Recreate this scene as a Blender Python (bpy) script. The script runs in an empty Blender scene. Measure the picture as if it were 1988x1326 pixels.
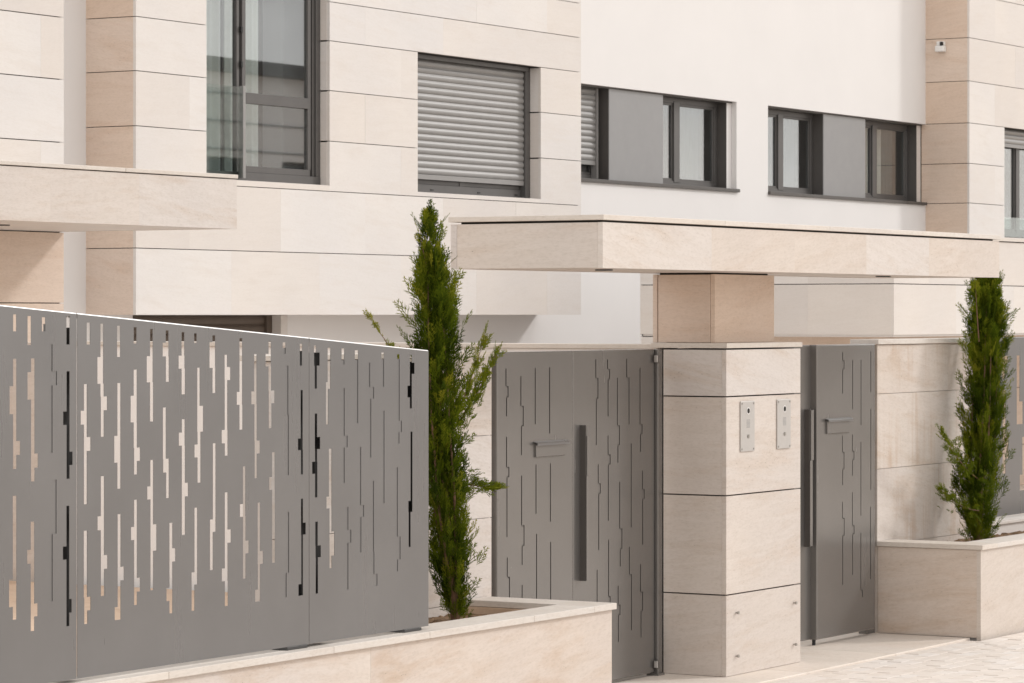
import bpy, bmesh, math, random
from mathutils import Vector, Matrix, Euler

random.seed(11)
R = math.radians
S = bpy.context.scene
COL = S.collection

# ------------------------------------------------------------------ camera
EYE = 2.196
cam_d = bpy.data.cameras.new('camera')
cam = bpy.data.objects.new('camera', cam_d)
COL.objects.link(cam)
cam.location = (0, 0, EYE)
cam.rotation_euler = (R(90), 0, R(30.898 - 90))
cam_d.sensor_width = 36
cam_d.lens = 36 * 6460 / 1988
cam_d.shift_y = -53 / 1988
cam_d.clip_start = 0.5
cam_d.clip_end = 2000
cam_d.dof.use_dof = True
cam_d.dof.focus_distance = 18.5
cam_d.dof.aperture_fstop = 16.0
S.camera = cam

# ------------------------------------------------------------------ sky and sun
SUN_DIR = Vector((0.677, -0.52, 0.52)).normalized()
SUN_EL = math.asin(SUN_DIR.z)
W = bpy.data.worlds.new('World')
S.world = W
W.use_nodes = True
nt = W.node_tree
nt.nodes.clear()
out = nt.nodes.new('ShaderNodeOutputWorld')
bg = nt.nodes.new('ShaderNodeBackground')
sky = nt.nodes.new('ShaderNodeTexSky')
sky.sky_type = 'NISHITA'
sky.sun_disc = False
sky.sun_elevation = SUN_EL
sky.sun_rotation = math.atan2(SUN_DIR.x, SUN_DIR.y)
sky.dust_density = 3.0
tc = nt.nodes.new('ShaderNodeTexCoord')
mp = nt.nodes.new('ShaderNodeMapping')
mp.inputs['Scale'].default_value = (1.0, 1.0, 2.2)
ns = nt.nodes.new('ShaderNodeTexNoise')
ns.inputs['Scale'].default_value = 2.3
ns.inputs['Detail'].default_value = 7
ns.inputs['Roughness'].default_value = 0.55
rp = nt.nodes.new('ShaderNodeValToRGB')
rp.color_ramp.elements[0].position = 0.30
rp.color_ramp.elements[0].color = (0.62, 0.62, 0.62, 1)
rp.color_ramp.elements[1].position = 0.55
rp.color_ramp.elements[1].color = (1, 1, 1, 1)
cn = nt.nodes.new('ShaderNodeTexNoise')
cn.inputs['Scale'].default_value = 4.0
cn.inputs['Detail'].default_value = 6
cr = nt.nodes.new('ShaderNodeValToRGB')
CLOUD_LO, CLOUD_HI = (10.0, 9.75, 9.5, 1), (16.5, 15.95, 15.4, 1)
cr.color_ramp.elements[0].position = 0.35
cr.color_ramp.elements[0].color = CLOUD_LO
cr.color_ramp.elements[1].position = 0.65
cr.color_ramp.elements[1].color = CLOUD_HI
mx = nt.nodes.new('ShaderNodeMix')
mx.data_type = 'RGBA'
L = nt.links.new
L(tc.outputs['Generated'], mp.inputs['Vector'])
L(mp.outputs['Vector'], ns.inputs['Vector'])
L(mp.outputs['Vector'], cn.inputs['Vector'])
L(ns.outputs['Fac'], rp.inputs['Fac'])
L(cn.outputs['Fac'], cr.inputs['Fac'])
L(rp.outputs['Color'], mx.inputs['Factor'])
L(sky.outputs['Color'], mx.inputs['A'])
L(cr.outputs['Color'], mx.inputs['B'])
L(mx.outputs['Result'], bg.inputs['Color'])
L(bg.outputs['Background'], out.inputs['Surface'])
bg.inputs['Strength'].default_value = 0.10

sun_d = bpy.data.lights.new('sun', 'SUN')
sun_d.energy = 1.3
sun_d.angle = R(7.0)
sun_d.color = (1.0, 0.985, 0.97)
sun = bpy.data.objects.new('sun', sun_d)
COL.objects.link(sun)
sun.rotation_euler = (-SUN_DIR).to_track_quat('-Z', 'Y').to_euler()
sun.location = SUN_DIR * 60

S.view_settings.view_transform = 'Standard'
S.view_settings.look = 'None'
S.view_settings.gamma = 1.0
S.view_settings.exposure = 0.06
S.view_settings.use_curve_mapping = False
S.render.engine = 'CYCLES'

# ------------------------------------------------------------------ materials
class NT:
    """small helper round a material's node tree"""
    def __init__(self, name):
        self.m = bpy.data.materials.new(name)
        self.m.use_nodes = True
        self.t = self.m.node_tree
        self.b = self.t.nodes['Principled BSDF']
    def n(self, kind, **kw):
        nd = self.t.nodes.new('ShaderNode' + kind)
        for k, v in kw.items():
            if k.startswith('i_'):
                key = k[2:]
                key = int(key) if key.isdigit() else key.replace('_', ' ')
                nd.inputs[key].default_value = v
            else:
                setattr(nd, k, v)
        return nd
    def l(self, a, b):
        self.t.links.new(a, b)
    def ramp(self, src, stops, interp='LINEAR'):
        r = self.n('ValToRGB')
        r.color_ramp.interpolation = interp
        while len(r.color_ramp.elements) < len(stops):
            r.color_ramp.elements.new(0.5)
        for e, (p, c) in zip(r.color_ramp.elements, stops):
            e.position = p
            e.color = tuple(c) + (1,) if len(c) == 3 else c
        self.l(src, r.inputs['Fac'])
        return r.outputs['Color']
    def mix(self, fac, a, b, mode='MIX'):
        m = self.n('Mix', data_type='RGBA', blend_type=mode)
        for s, v in ((m.inputs['Factor'], fac), (m.inputs['A'], a), (m.inputs['B'], b)):
            if hasattr(v, 'node'):
                self.l(v, s)
            elif isinstance(v, (int, float)):
                s.default_value = v
            else:
                s.default_value = tuple(v) + (1,)
        return m.outputs['Result']
    def bump(self, src, strength, dist):
        b = self.n('Bump')
        b.inputs['Strength'].default_value = strength
        b.inputs['Distance'].default_value = dist
        self.l(src, b.inputs['Height'])
        self.l(b.outputs['Normal'], self.b.inputs['Normal'])


def stone(name, cool, warm, vein, stain=0.0, slant=0.2, rough=0.62, pits=0.7, fine=0.7, drip=False):
    t = NT(name)
    geo = t.n('NewGeometry')
    oi = t.n('ObjectInfo')
    # every slab is cut from another spot of the block and with its own slant
    off = t.n('Combine' + 'XYZ')
    mul = t.n('Math', operation='MULTIPLY', i_1=37.0)
    t.l(oi.outputs['Random'], mul.inputs[0])
    for k in range(3):
        t.l(mul.outputs[0], off.inputs[k])
    add = t.n('VectorMath', operation='ADD')
    t.l(geo.outputs['Position'], add.inputs[0])
    t.l(off.outputs[0], add.inputs[1])
    rot = t.n('VectorRotate', rotation_type='EULER_XYZ')
    mr = t.n('MapRange', i_3=-slant, i_4=slant)
    t.l(oi.outputs['Random'], mr.inputs[0])
    e = t.n('CombineXYZ')
    t.l(mr.outputs[0], e.inputs[1])
    t.l(mr.outputs[0], e.inputs[0])
    t.l(add.outputs[0], rot.inputs['Vector'])
    t.l(e.outputs[0], rot.inputs['Rotation'])
    m1 = t.n('Mapping')
    m1.inputs['Scale'].default_value = (0.9, 0.9, 5.5)
    t.l(rot.outputs[0], m1.inputs['Vector'])
    n1 = t.n('TexNoise', i_Scale=1.6, i_Detail=7.0, i_Roughness=0.66, i_Distortion=0.45)
    t.l(m1.outputs[0], n1.inputs['Vector'])
    m2 = t.n('Mapping')
    m2.inputs['Scale'].default_value = (2.2, 2.2, 19)
    t.l(rot.outputs[0], m2.inputs['Vector'])
    n2 = t.n('TexNoise', i_Scale=1.5, i_Detail=7.0, i_Roughness=0.65, i_Distortion=0.7)
    t.l(m2.outputs[0], n2.inputs['Vector'])
    n3 = t.n('TexNoise', i_Scale=0.75, i_Detail=2.0)
    t.l(add.outputs[0], n3.inputs['Vector'])
    # slab tone
    tone = t.ramp(oi.outputs['Random'], [(0.0, cool), (0.45, [(a + b) / 2 for a, b in zip(cool, warm)]), (1.0, warm)])
    mott = t.ramp(n3.outputs['Fac'], [(0.3, (0.95, 0.95, 0.955)), (0.7, (1.03, 1.02, 1.0))])
    c = t.mix(1.0, tone, mott, 'MULTIPLY')
    v1 = t.ramp(n1.outputs['Fac'], [(0.50, (0, 0, 0)), (0.72, (1, 1, 1))])
    f1 = t.n('Math', operation='MULTIPLY', i_1=0.30 + 0.6 * fine + 0.25 * stain)
    t.l(v1, f1.inputs[0])
    c = t.mix(f1.outputs[0], c, vein)
    v2 = t.ramp(n2.outputs['Fac'], [(0.40, (1.02, 1.02, 1.02)), (0.66, (0.94, 0.925, 0.905))])
    c = t.mix(fine, c, v2, 'MULTIPLY')
    if stain:
        m4 = t.n('Mapping')
        m4.inputs['Scale'].default_value = (9.0, 9.0, 0.55) if drip else (0.9, 0.9, 4.2)
        t.l(add.outputs[0], m4.inputs['Vector'])
        n4 = t.n('TexNoise', i_Scale=1.9, i_Detail=8.0, i_Roughness=0.7, i_Distortion=0.35)
        t.l(m4.outputs[0], n4.inputs['Vector'])
        n5 = t.n('TexNoise', i_Scale=1.7, i_Detail=3.0)
        t.l(add.outputs[0], n5.inputs['Vector'])
        s = t.ramp(n4.outputs['Fac'], [(0.46, (0, 0, 0)), (0.66, (stain, stain, stain))])
        s5 = t.ramp(n5.outputs['Fac'], [(0.42, (0, 0, 0)), (0.60, (1, 1, 1))])
        s = t.mix(1.0, s, s5, 'MULTIPLY')
        c = t.mix(s, c, (0.46, 0.31, 0.20))
    # pores: small dark holes strung along the bedding
    m5 = t.n('Mapping')
    m5.inputs['Scale'].default_value = (26, 26, 60)
    t.l(rot.outputs[0], m5.inputs['Vector'])
    vo = t.n('TexVoronoi', i_Scale=1.0)
    t.l(m5.outputs[0], vo.inputs['Vector'])
    pr = t.ramp(vo.outputs['Distance'], [(0.10, (1, 1, 1)), (0.17, (0, 0, 0))])
    pm = t.ramp(n1.outputs['Fac'], [(0.52, (0, 0, 0)), (0.66, (pits, pits, pits))])
    pf = t.mix(1.0, pr, pm, 'MULTIPLY')
    c = t.mix(pf, c, (0.22, 0.18, 0.145))
    m6 = t.n('Mapping')
    m6.inputs['Scale'].default_value = (30, 30, 95)
    t.l(rot.outputs[0], m6.inputs['Vector'])
    n6 = t.n('TexNoise', i_Scale=1.0, i_Detail=4.0, i_Roughness=0.7)
    t.l(m6.outputs[0], n6.inputs['Vector'])
    gr = t.ramp(n6.outputs['Fac'], [(0.32, (0.91, 0.90, 0.885)), (0.5, (1, 1, 1)), (0.7, (1.035, 1.035, 1.035))])
    c = t.mix(min(1.0, fine * 1.4), c, gr, 'MULTIPLY')
    t.l(c, t.b.inputs['Base Color'])
    t.b.inputs['Roughness'].default_value = rough
    t.b.inputs['Specular IOR Level'].default_value = 0.35
    t.bump(n2.outputs['Fac'], 0.12, 0.004)
    return t.m


def plain(name, col, rough=0.6, metal=0.0, vary=0.05, scale=6.0, bump=0.0, spec=0.5, emit=None):
    t = NT(name)
    geo = t.n('NewGeometry')
    n1 = t.n('TexNoise', i_Scale=scale, i_Detail=5.0, i_Roughness=0.6)
    t.l(geo.outputs['Position'], n1.inputs['Vector'])
    lo = [c * (1 - vary) for c in col]
    hi = [min(1, c * (1 + vary)) for c in col]
    t.l(t.ramp(n1.outputs['Fac'], [(0.3, lo), (0.7, hi)]), t.b.inputs['Base Color'])
    t.b.inputs['Roughness'].default_value = rough
    t.b.inputs['Metallic'].default_value = metal
    t.b.inputs['Specular IOR Level'].default_value = spec
    if bump:
        n2 = t.n('TexNoise', i_Scale=scale * 25, i_Detail=3.0)
        t.l(geo.outputs['Position'], n2.inputs['Vector'])
        t.bump(n2.outputs['Fac'], bump, 0.003)
    return t.m


def lacquer(name, col, rough, metal):
    """powder coated sheet: fine grain, faint clouding and streaks in the gloss"""
    t = NT(name)
    geo = t.n('NewGeometry')
    n1 = t.n('TexNoise', i_Scale=1.7, i_Detail=4.0, i_Roughness=0.6)
    t.l(geo.outputs['Position'], n1.inputs['Vector'])
    mp_ = t.n('Mapping')
    mp_.inputs['Scale'].default_value = (14, 14, 1.2)
    t.l(geo.outputs['Position'], mp_.inputs['Vector'])
    n2 = t.n('TexNoise', i_Scale=1.0, i_Detail=5.0)
    t.l(mp_.outputs[0], n2.inputs['Vector'])
    n3 = t.n('TexNoise', i_Scale=420.0, i_Detail=1.0)
    t.l(geo.outputs['Position'], n3.inputs['Vector'])
    c = t.ramp(n1.outputs['Fac'], [(0.3, [x * 0.94 for x in col]), (0.7, [x * 1.05 for x in col])])
    g = t.ramp(n3.outputs['Fac'], [(0.35, (0.94, 0.94, 0.94)), (0.65, (1.06, 1.06, 1.06))])
    c = t.mix(1.0, c, g, 'MULTIPLY')
    t.l(c, t.b.inputs['Base Color'])
    rr = t.n('MapRange', i_3=rough - 0.015, i_4=rough + 0.04)
    t.l(n2.outputs['Fac'], rr.inputs[0])
    t.l(rr.outputs[0], t.b.inputs['Roughness'])
    t.b.inputs['Metallic'].default_value = metal
    t.bump(n1.outputs['Fac'], 0.05, 0.01)
    return t.m


def glass(name, tint, refl=1.0):
    t = NT(name)
    t.t.nodes.remove(t.b)
    o = t.t.nodes['Material Output']
    tr = t.n('BsdfTransparent')
    tr.inputs['Color'].default_value = tuple(tint) + (1,)
    gl = t.n('BsdfGlossy')
    gl.inputs['Roughness'].default_value = 0.015
    gl.inputs['Color'].default_value = (1, 1, 1, 1)
    # Schlick reflection of one pane surface, the same from both sides
    lw = t.n('LayerWeight', i_Blend=0.5)
    pw = t.n('Math', operation='POWER', i_1=5.0)
    t.l(lw.outputs['Facing'], pw.inputs[0])
    ma = t.n('Math', operation='MULTIPLY_ADD', i_1=0.9, i_2=0.085 * refl)
    ma.use_clamp = True
    t.l(pw.outputs[0], ma.inputs[0])
    ms = t.n('MixShader')
    t.l(ma.outputs[0], ms.inputs[0])
    t.l(tr.outputs[0], ms.inputs[1])
    t.l(gl.outputs[0], ms.inputs[2])
    t.l(ms.outputs[0], o.inputs['Surface'])
    return t.m


def foliage(name):
    t = NT(name)
    at = t.n('Attribute', attribute_name='tone')
    c = t.ramp(at.outputs['Fac'], [(0.0, (0.016, 0.028, 0.002)), (0.36, (0.058, 0.090, 0.005)), (0.72, (0.140, 0.175, 0.009)), (1.0, (0.28, 0.265, 0.024))])
    t.l(c, t.b.inputs['Base Color'])
    t.b.inputs['Roughness'].default_value = 0.7
    t.b.inputs['Specular IOR Level'].default_value = 0.08
    tl = t.n('BsdfTranslucent')
    t.l(c, tl.inputs['Color'])
    ms = t.n('MixShader')
    ms.inputs[0].default_value = 0.4
    t.l(t.b.outputs[0], ms.inputs[1])
    t.l(tl.outputs[0], ms.inputs[2])
    t.l(ms.outputs[0], t.t.nodes['Material Output'].inputs['Surface'])
    return t.m


M = {}
M['stone'] = stone('limestone', (0.635, 0.592, 0.565), (0.61, 0.545, 0.495), (0.55, 0.46, 0.39))
M['stone_warm_shade'] = stone('limestone_tan_shade', (0.68, 0.575, 0.50), (0.66, 0.53, 0.435), (0.60, 0.455, 0.355))  # tan slabs for shaded faces; warm bounce light partly put into the colour
M['stone_far'] = stone('limestone_facade', (0.675, 0.65, 0.635), (0.645, 0.60, 0.565), (0.615, 0.56, 0.515), pits=0.1, fine=0.3, slant=0.12)
M['stone_stain'] = stone('limestone_stained', (0.645, 0.59, 0.55), (0.625, 0.545, 0.485), (0.55, 0.445, 0.36), stain=0.5, pits=0.6, slant=0.15)
M['stone_drip'] = stone('limestone_drip', (0.64, 0.585, 0.545), (0.62, 0.54, 0.48), (0.55, 0.45, 0.37), stain=0.5, drip=True)
M['coping'] = stone('limestone_coping', (0.66, 0.625, 0.59), (0.64, 0.59, 0.54), (0.60, 0.53, 0.47), slant=0.1, pits=0.3)
M['stucco'] = plain('white_stucco', (0.715, 0.697, 0.688), 0.85, vary=0.015, scale=1.2, bump=0.12, spec=0.2)
M['lit_fold'] = plain('fold_highlight', (0.66, 0.655, 0.65), 0.3, 0.9, vary=0.03)  # brighter than the fence lacquer; sky highlight along the top edge put into colour
M['garden_white'] = plain('garden_white', (0.84, 0.82, 0.805), 0.85, vary=0.02, scale=1.0, bump=0.12, spec=0.2)
M['joint'] = plain('dark_joint', (0.05, 0.045, 0.04), 0.9, vary=0.2)
M['grey'] = lacquer('grey_lacquer', (0.207, 0.204, 0.205), 0.27, 0.6)
M['gate'] = lacquer('gate_lacquer', (0.232, 0.222, 0.213), 0.25, 0.6)
M['dark'] = plain('anthracite_metal', (0.055, 0.053, 0.052), 0.45, 0.2, vary=0.08)
M['pull'] = plain('pull_metal', (0.115, 0.107, 0.10), 0.4, 0.4, vary=0.06)
M['black'] = plain('black_post', (0.02, 0.02, 0.02), 0.5, 0.2)
M['slat'] = plain('shutter_slat', (0.275, 0.268, 0.262), 0.45, 0.3, vary=0.04)
M['frame'] = plain('window_frame', (0.105, 0.10, 0.097), 0.42, 0.3, vary=0.06)
M['panel'] = plain('infill_panel', (0.27, 0.268, 0.27), 0.5, 0.3, vary=0.03)
M['jamb'] = plain('metal_jamb', (0.085, 0.078, 0.073), 0.5, 0.2)
M['garage'] = plain('brown_shutter', (0.10, 0.075, 0.058), 0.5, 0.1)
M['glass'] = glass('window_glass', (0.88, 0.91, 0.92), 2.1)
M['guard'] = glass('guard_glass', (0.86, 0.90, 0.89), 1.0)
M['curtain'] = plain('curtain', (0.74, 0.74, 0.68), 0.9, vary=0.06)
M['teal'] = plain('dark_curtain', (0.085, 0.12, 0.125), 0.9, vary=0.08)
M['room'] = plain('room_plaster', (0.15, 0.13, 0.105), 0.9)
M['plate'] = plain('brushed_plate', (0.52, 0.50, 0.48), 0.42, 0.4, vary=0.03, scale=40)
M['lens'] = plain('lens', (0.01, 0.01, 0.01), 0.15)
M['stud'] = plain('steel_stud', (0.40, 0.39, 0.37), 0.3, 0.9)
M['soil'] = plain('soil', (0.20, 0.125, 0.07), 0.95, vary=0.5, scale=30, bump=0.9)
M['bark'] = plain('bark', (0.17, 0.095, 0.055), 0.9, vary=0.35, scale=40, bump=0.6)
M['leaf'] = foliage('cypress_foliage')
M['white'] = plain('white_plastic', (0.75, 0.74, 0.72), 0.4)
M['slab'] = stone('threshold_stone', (0.74, 0.675, 0.62), (0.72, 0.65, 0.585), (0.66, 0.57, 0.49), slant=0.1, pits=0.1)
M['terrace'] = stone('terrace_stone', (0.64, 0.49, 0.375), (0.60, 0.45, 0.335), (0.50, 0.36, 0.26))
M['ground'] = plain('ground_paving', (0.56, 0.47, 0.385), 0.85, vary=0.1, scale=2.0, bump=0.2)
M['path'] = plain('pale_paving', (0.76, 0.70, 0.64), 0.85, vary=0.06, scale=3.0, bump=0.2)
M['brick'] = None


def brick_mat():
    t = NT('paving_brick')
    oi = t.n('ObjectInfo')
    geo = t.n('NewGeometry')
    n1 = t.n('TexNoise', i_Scale=9.0, i_Detail=6.0, i_Roughness=0.7)
    t.l(geo.outputs['Position'], n1.inputs['Vector'])
    wn = t.n('TexWhiteNoise', noise_dimensions='3D')
    at = t.n('Attribute', attribute_name='tone')
    ad = t.n('Math', operation='ADD')
    t.l(oi.outputs['Random'], ad.inputs[0])
    t.l(at.outputs['Fac'], ad.inputs[1])
    fr = t.n('Math', operation='FRACT')
    t.l(ad.outputs[0], fr.inputs[0])
    c = t.ramp(fr.outputs[0], [(0.0, (0.69, 0.62, 0.56)), (0.5, (0.73, 0.665, 0.61)), (1.0, (0.74, 0.69, 0.65))])
    g = t.ramp(n1.outputs['Fac'], [(0.3, (0.955, 0.95, 0.94)), (0.65, (1.02, 1.02, 1.02))])
    t.l(t.mix(1.0, c, g, 'MULTIPLY'), t.b.inputs['Base Color'])
    t.b.inputs['Roughness'].default_value = 0.8
    n2 = t.n('TexNoise', i_Scale=180.0, i_Detail=2.0)
    t.l(geo.outputs['Position'], n2.inputs['Vector'])
    t.bump(n2.outputs['Fac'], 0.3, 0.003)
    return t.m
M['brick'] = brick_mat()

# ------------------------------------------------------------------ builders
WO = {}                                     # world origin of each thing


def thing(name, label, cat, loc, group=None):
    o = bpy.data.objects.new(name, None)
    COL.objects.link(o)
    o.empty_display_size = 0.2
    o.location = loc
    o['label'] = label
    o['category'] = cat
    if group:
        o['group'] = group
    WO[o.name] = Vector(loc)
    return o


def struct(o):
    o['kind'] = 'structure'
    return o


class MB:
    """collects boxes, tubes and polygons; build() links them as one mesh object"""
    def __init__(self):
        self.v, self.f = [], []

    def box(self, x0, x1, y0, y1, z0, z1):
        n = len(self.v)
        self.v += [(x0, y0, z0), (x1, y0, z0), (x1, y1, z0), (x0, y1, z0), (x0, y0, z1), (x1, y0, z1), (x1, y1, z1), (x0, y1, z1)]
        self.f += [tuple(n + i for i in q) for q in ((0, 3, 2, 1), (4, 5, 6, 7), (0, 1, 5, 4), (1, 2, 6, 5), (2, 3, 7, 6), (3, 0, 4, 7))]
        return self

    def tube(self, p0, p1, r0, r1=None, n=8, cap=True):
        r1 = r0 if r1 is None else r1
        p0, p1 = Vector(p0), Vector(p1)
        d = (p1 - p0).normalized()
        a = d.orthogonal().normalized()
        b = d.cross(a)
        k = len(self.v)
        for p, r in ((p0, r0), (p1, r1)):
            for i in range(n):
                t = 2 * math.pi * i / n
                self.v.append(tuple(p + a * (r * math.cos(t)) + b * (r * math.sin(t))))
        for i in range(n):
            j = (i + 1) % n
            self.f.append((k + i, k + j, k + n + j, k + n + i))
        if cap:
            self.f.append(tuple(k + n - 1 - i for i in range(n)))
            self.f.append(tuple(k + n + i for i in range(n)))
        return self

    def strip(self, prof, p0, p1, close=False):
        """profile [(dy, dz)] swept from p0 to p1 (x, y, z)"""
        k = len(self.v)
        for p in (p0, p1):
            for dy, dz in prof:
                self.v.append((p[0], p[1] + dy, p[2] + dz))
        n = len(prof)
        for i in range(n if close else n - 1):
            j = (i + 1) % n
            self.f.append((k + i, k + n + i, k + n + j, k + j))
        return self

    def build(self, name, mat, parent=None, bevel=0.0, smooth=False, seg=1):
        if parent is None:
            xs, ys, zs = zip(*self.v)
            org = Vector(((min(xs) + max(xs)) / 2, (min(ys) + max(ys)) / 2, min(zs)))
        else:
            org = WO[parent.name]
        me = bpy.data.meshes.new(name)
        me.from_pydata([tuple(Vector(p) - org) for p in self.v], [], self.f)
        if bevel:
            bm = bmesh.new()
            bm.from_mesh(me)
            bmesh.ops.bevel(bm, geom=bm.edges[:], offset=bevel, segments=seg, affect='EDGES', profile=0.5)
            bm.to_mesh(me)
            bm.free()
        if smooth:
            for p in me.polygons:
                p.use_smooth = True
        me.materials.append(mat)
        o = bpy.data.objects.new(name, me)
        COL.objects.link(o)
        if parent is None:
            o.location = org
        else:
            o.parent = parent
        WO[o.name] = org
        return o


def bx(name, x0, x1, y0, y1, z0, z1, mat, parent=None, bevel=0.0, seg=1):
    return MB().box(x0, x1, y0, y1, z0, z1).build(name, mat, parent, bevel, seg=seg)


def tag(o, label, cat, group=None):
    o['label'] = label
    o['category'] = cat
    if group:
        o['group'] = group
    return o


def sheet(name, outline, holes, y, thick, mat, parent):
    """flat sheet in the XZ plane at depth y with slots cut through it"""
    cu = bpy.data.curves.new('tmp', 'CURVE')
    cu.dimensions = '2D'
    cu.fill_mode = 'BOTH'
    cu.extrude = thick / 2
    for pts in [outline] + holes:
        sp = cu.splines.new('POLY')
        sp.points.add(len(pts) - 1)
        for p, (x, z) in zip(sp.points, pts):
            p.co = (x, z, 0, 1)
        sp.use_cyclic_u = True
    tmp = bpy.data.objects.new('tmp', cu)
    COL.objects.link(tmp)
    dg = bpy.context.evaluated_depsgraph_get()
    me = bpy.data.meshes.new_from_object(tmp.evaluated_get(dg))
    bpy.data.objects.remove(tmp)
    bpy.data.curves.remove(cu)
    org = WO[parent.name]
    for v in me.vertices:
        x, z, d = v.co
        v.co = Vector((x, y + thick / 2 - d, z)) - org
    bm = bmesh.new()
    bm.from_mesh(me)
    bmesh.ops.remove_doubles(bm, verts=bm.verts[:], dist=0.0002)
    bmesh.ops.recalc_face_normals(bm, faces=bm.faces[:])
    bm.to_mesh(me)
    bm.free()
    for p in me.polygons:
        p.use_smooth = False
    me.name = name
    me.materials.clear()
    me.materials.append(mat)
    o = bpy.data.objects.new(name, me)
    COL.objects.link(o)
    o.parent = parent
    WO[o.name] = org
    return o


def slot_poly(stack):
    """stacked rectangles (x0, x1, z_top, z_bottom) -> one outline"""
    right, left = [], []
    for i, (x0, x1, zt, zb) in enumerate(stack):
        if i:
            zt = stack[i - 1][3]
        right += [(x1, zt), (x1, zb)]
        left += [(x0, zt), (x0, zb)]
    pts = right + left[::-1]
    res = []
    for p in pts:
        if not res or (abs(p[0] - res[-1][0]) + abs(p[1] - res[-1][1])) > 1e-6:
            res.append(p)
    return res


def groove_poly(segs, w=0.010):
    """a thin groove that jogs sideways: (x, z_top, z_bottom) runs joined by short ticks"""
    st = []
    for i, (x, zt, zb) in enumerate(segs):
        if i:
            px_, _, pz = segs[i - 1]
            a, b = min(px_, x), max(px_, x)
            st.append((a, b + w, st[-1][3], st[-1][3] - 0.007))
        st.append((x, x + w, zt, zb))
    return slot_poly(st)


def intervals(a0, a1, n_or_len, rnd=None):
    n = max(1, round((a1 - a0) / n_or_len))
    return [a0 + (a1 - a0) * i / n for i in range(n + 1)]


def clad(parent, face, pos, a0, a1, zs, openings=(), t=0.03, g=0.006, gv=0.0006, length=1.15, mat=None, name='stone_panel', cuts=None, bevel=0.0, jit=True):
    """lays one stone slab object per piece. face 'F': plane y = pos looking at the street; 'L': plane x = pos looking left"""
    mat = mat or M['stone']
    def piece(b0, b1, z0, z1, l0, l1):
        b0 += gv / 2 if not l0 else 0
        b1 -= gv / 2 if not l1 else 0
        d = random.uniform(-0.0006, 0.0006) if jit else 0
        if face == 'F':
            return bx(name, b0, b1, pos + d, pos + t, z0, z1, mat, parent, bevel)
        return bx(name, pos + d, pos + t, b0, b1, z0, z1, mat, parent, bevel)
    for ci in range(len(zs) - 1):
        z0, z1 = zs[ci] + g / 2, zs[ci + 1] - g / 2
        ops = [o for o in openings if o[3] > z0 + 0.01 and o[2] < z1 - 0.01]
        if cuts:
            brk = [a0] + [c for c in cuts if a0 < c < a1] + [a1]
        else:
            brk = [a0]
            x = a0 + length * (1.0 if ci % 2 == 0 else 0.55)
            while x < a1 - 0.25:
                brk.append(x)
                x += length
            brk.append(a1)
        es = sorted({e for o in ops for e in (o[0], o[1]) if a0 < e < a1})
        for e in es:
            brk = [b for b in brk if abs(b - e) > 0.18 or b in (a0, a1)]
        brk = sorted(set(brk + es))
        for b0, b1 in zip(brk, brk[1:]):
            m = (b0 + b1) / 2
            inside = [o for o in ops if o[0] < m < o[1]]
            if not inside:
                piece(b0, b1, z0, z1, b0 == a0 or b0 in es, b1 == a1 or b1 in es)
            else:
                o = inside[0]
                if o[2] - z0 > 0.012:
                    piece(b0, b1, z0, o[2], True, True)
                if z1 - o[3] > 0.012:
                    piece(b0, b1, o[3], z1, True, True)


def rects(a0, a1, z0, z1, openings):
    xs = sorted({a0, a1} | {min(max(e, a0), a1) for o in openings for e in o[:2]})
    res = []
    for b0, b1 in zip(xs, xs[1:]):
        if b1 - b0 < 1e-6:
            continue
        m = (b0 + b1) / 2
        zz = z0
        for o in sorted([o for o in openings if o[0] < m < o[1]], key=lambda q: q[2]):
            if o[2] > zz:
                res.append((b0, b1, zz, o[2]))
            zz = max(zz, o[3])
        if zz < z1:
            res.append((b0, b1, zz, z1))
    return res


def solid(name, parent, mat, a0, a1, y0, y1, z0, z1, openings=()):
    m = MB()
    for r in rects(a0, a1, z0, z1, openings):
        m.box(r[0], r[1], y0, y1, r[2], r[3])
    return m.build(name, mat, parent)


def curtain(name, x0, x1, y, z0, z1, mat, parent, amp=0.03, wl=0.11):
    m = MB()
    n = max(8, int((x1 - x0) / 0.018))
    for i in range(n + 1):
        x = x0 + (x1 - x0) * i / n
        yy = y + amp * math.sin(x / wl * 2 * math.pi) + amp * 0.4 * math.sin(x / wl * 2.7 + 1)
        m.v += [(x, yy, z0), (x, yy, z1)]
    for i in range(n):
        m.f.append((2 * i, 2 * i + 2, 2 * i + 3, 2 * i + 1))
    return m.build(name, mat, parent, smooth=True)


def room(parent, x0, x1, y0, y1, z0, z1):
    m = MB()
    m.v = [(x0, y0, z0), (x1, y0, z0), (x1, y1, z0), (x0, y1, z0), (x0, y0, z1), (x1, y0, z1), (x1, y1, z1), (x0, y1, z1)]
    m.f = [(0, 1, 2, 3), (7, 6, 5, 4), (2, 6, 7, 3), (1, 5, 6, 2), (3, 7, 4, 0)]
    return m.build('room', M['room'], parent)


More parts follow.
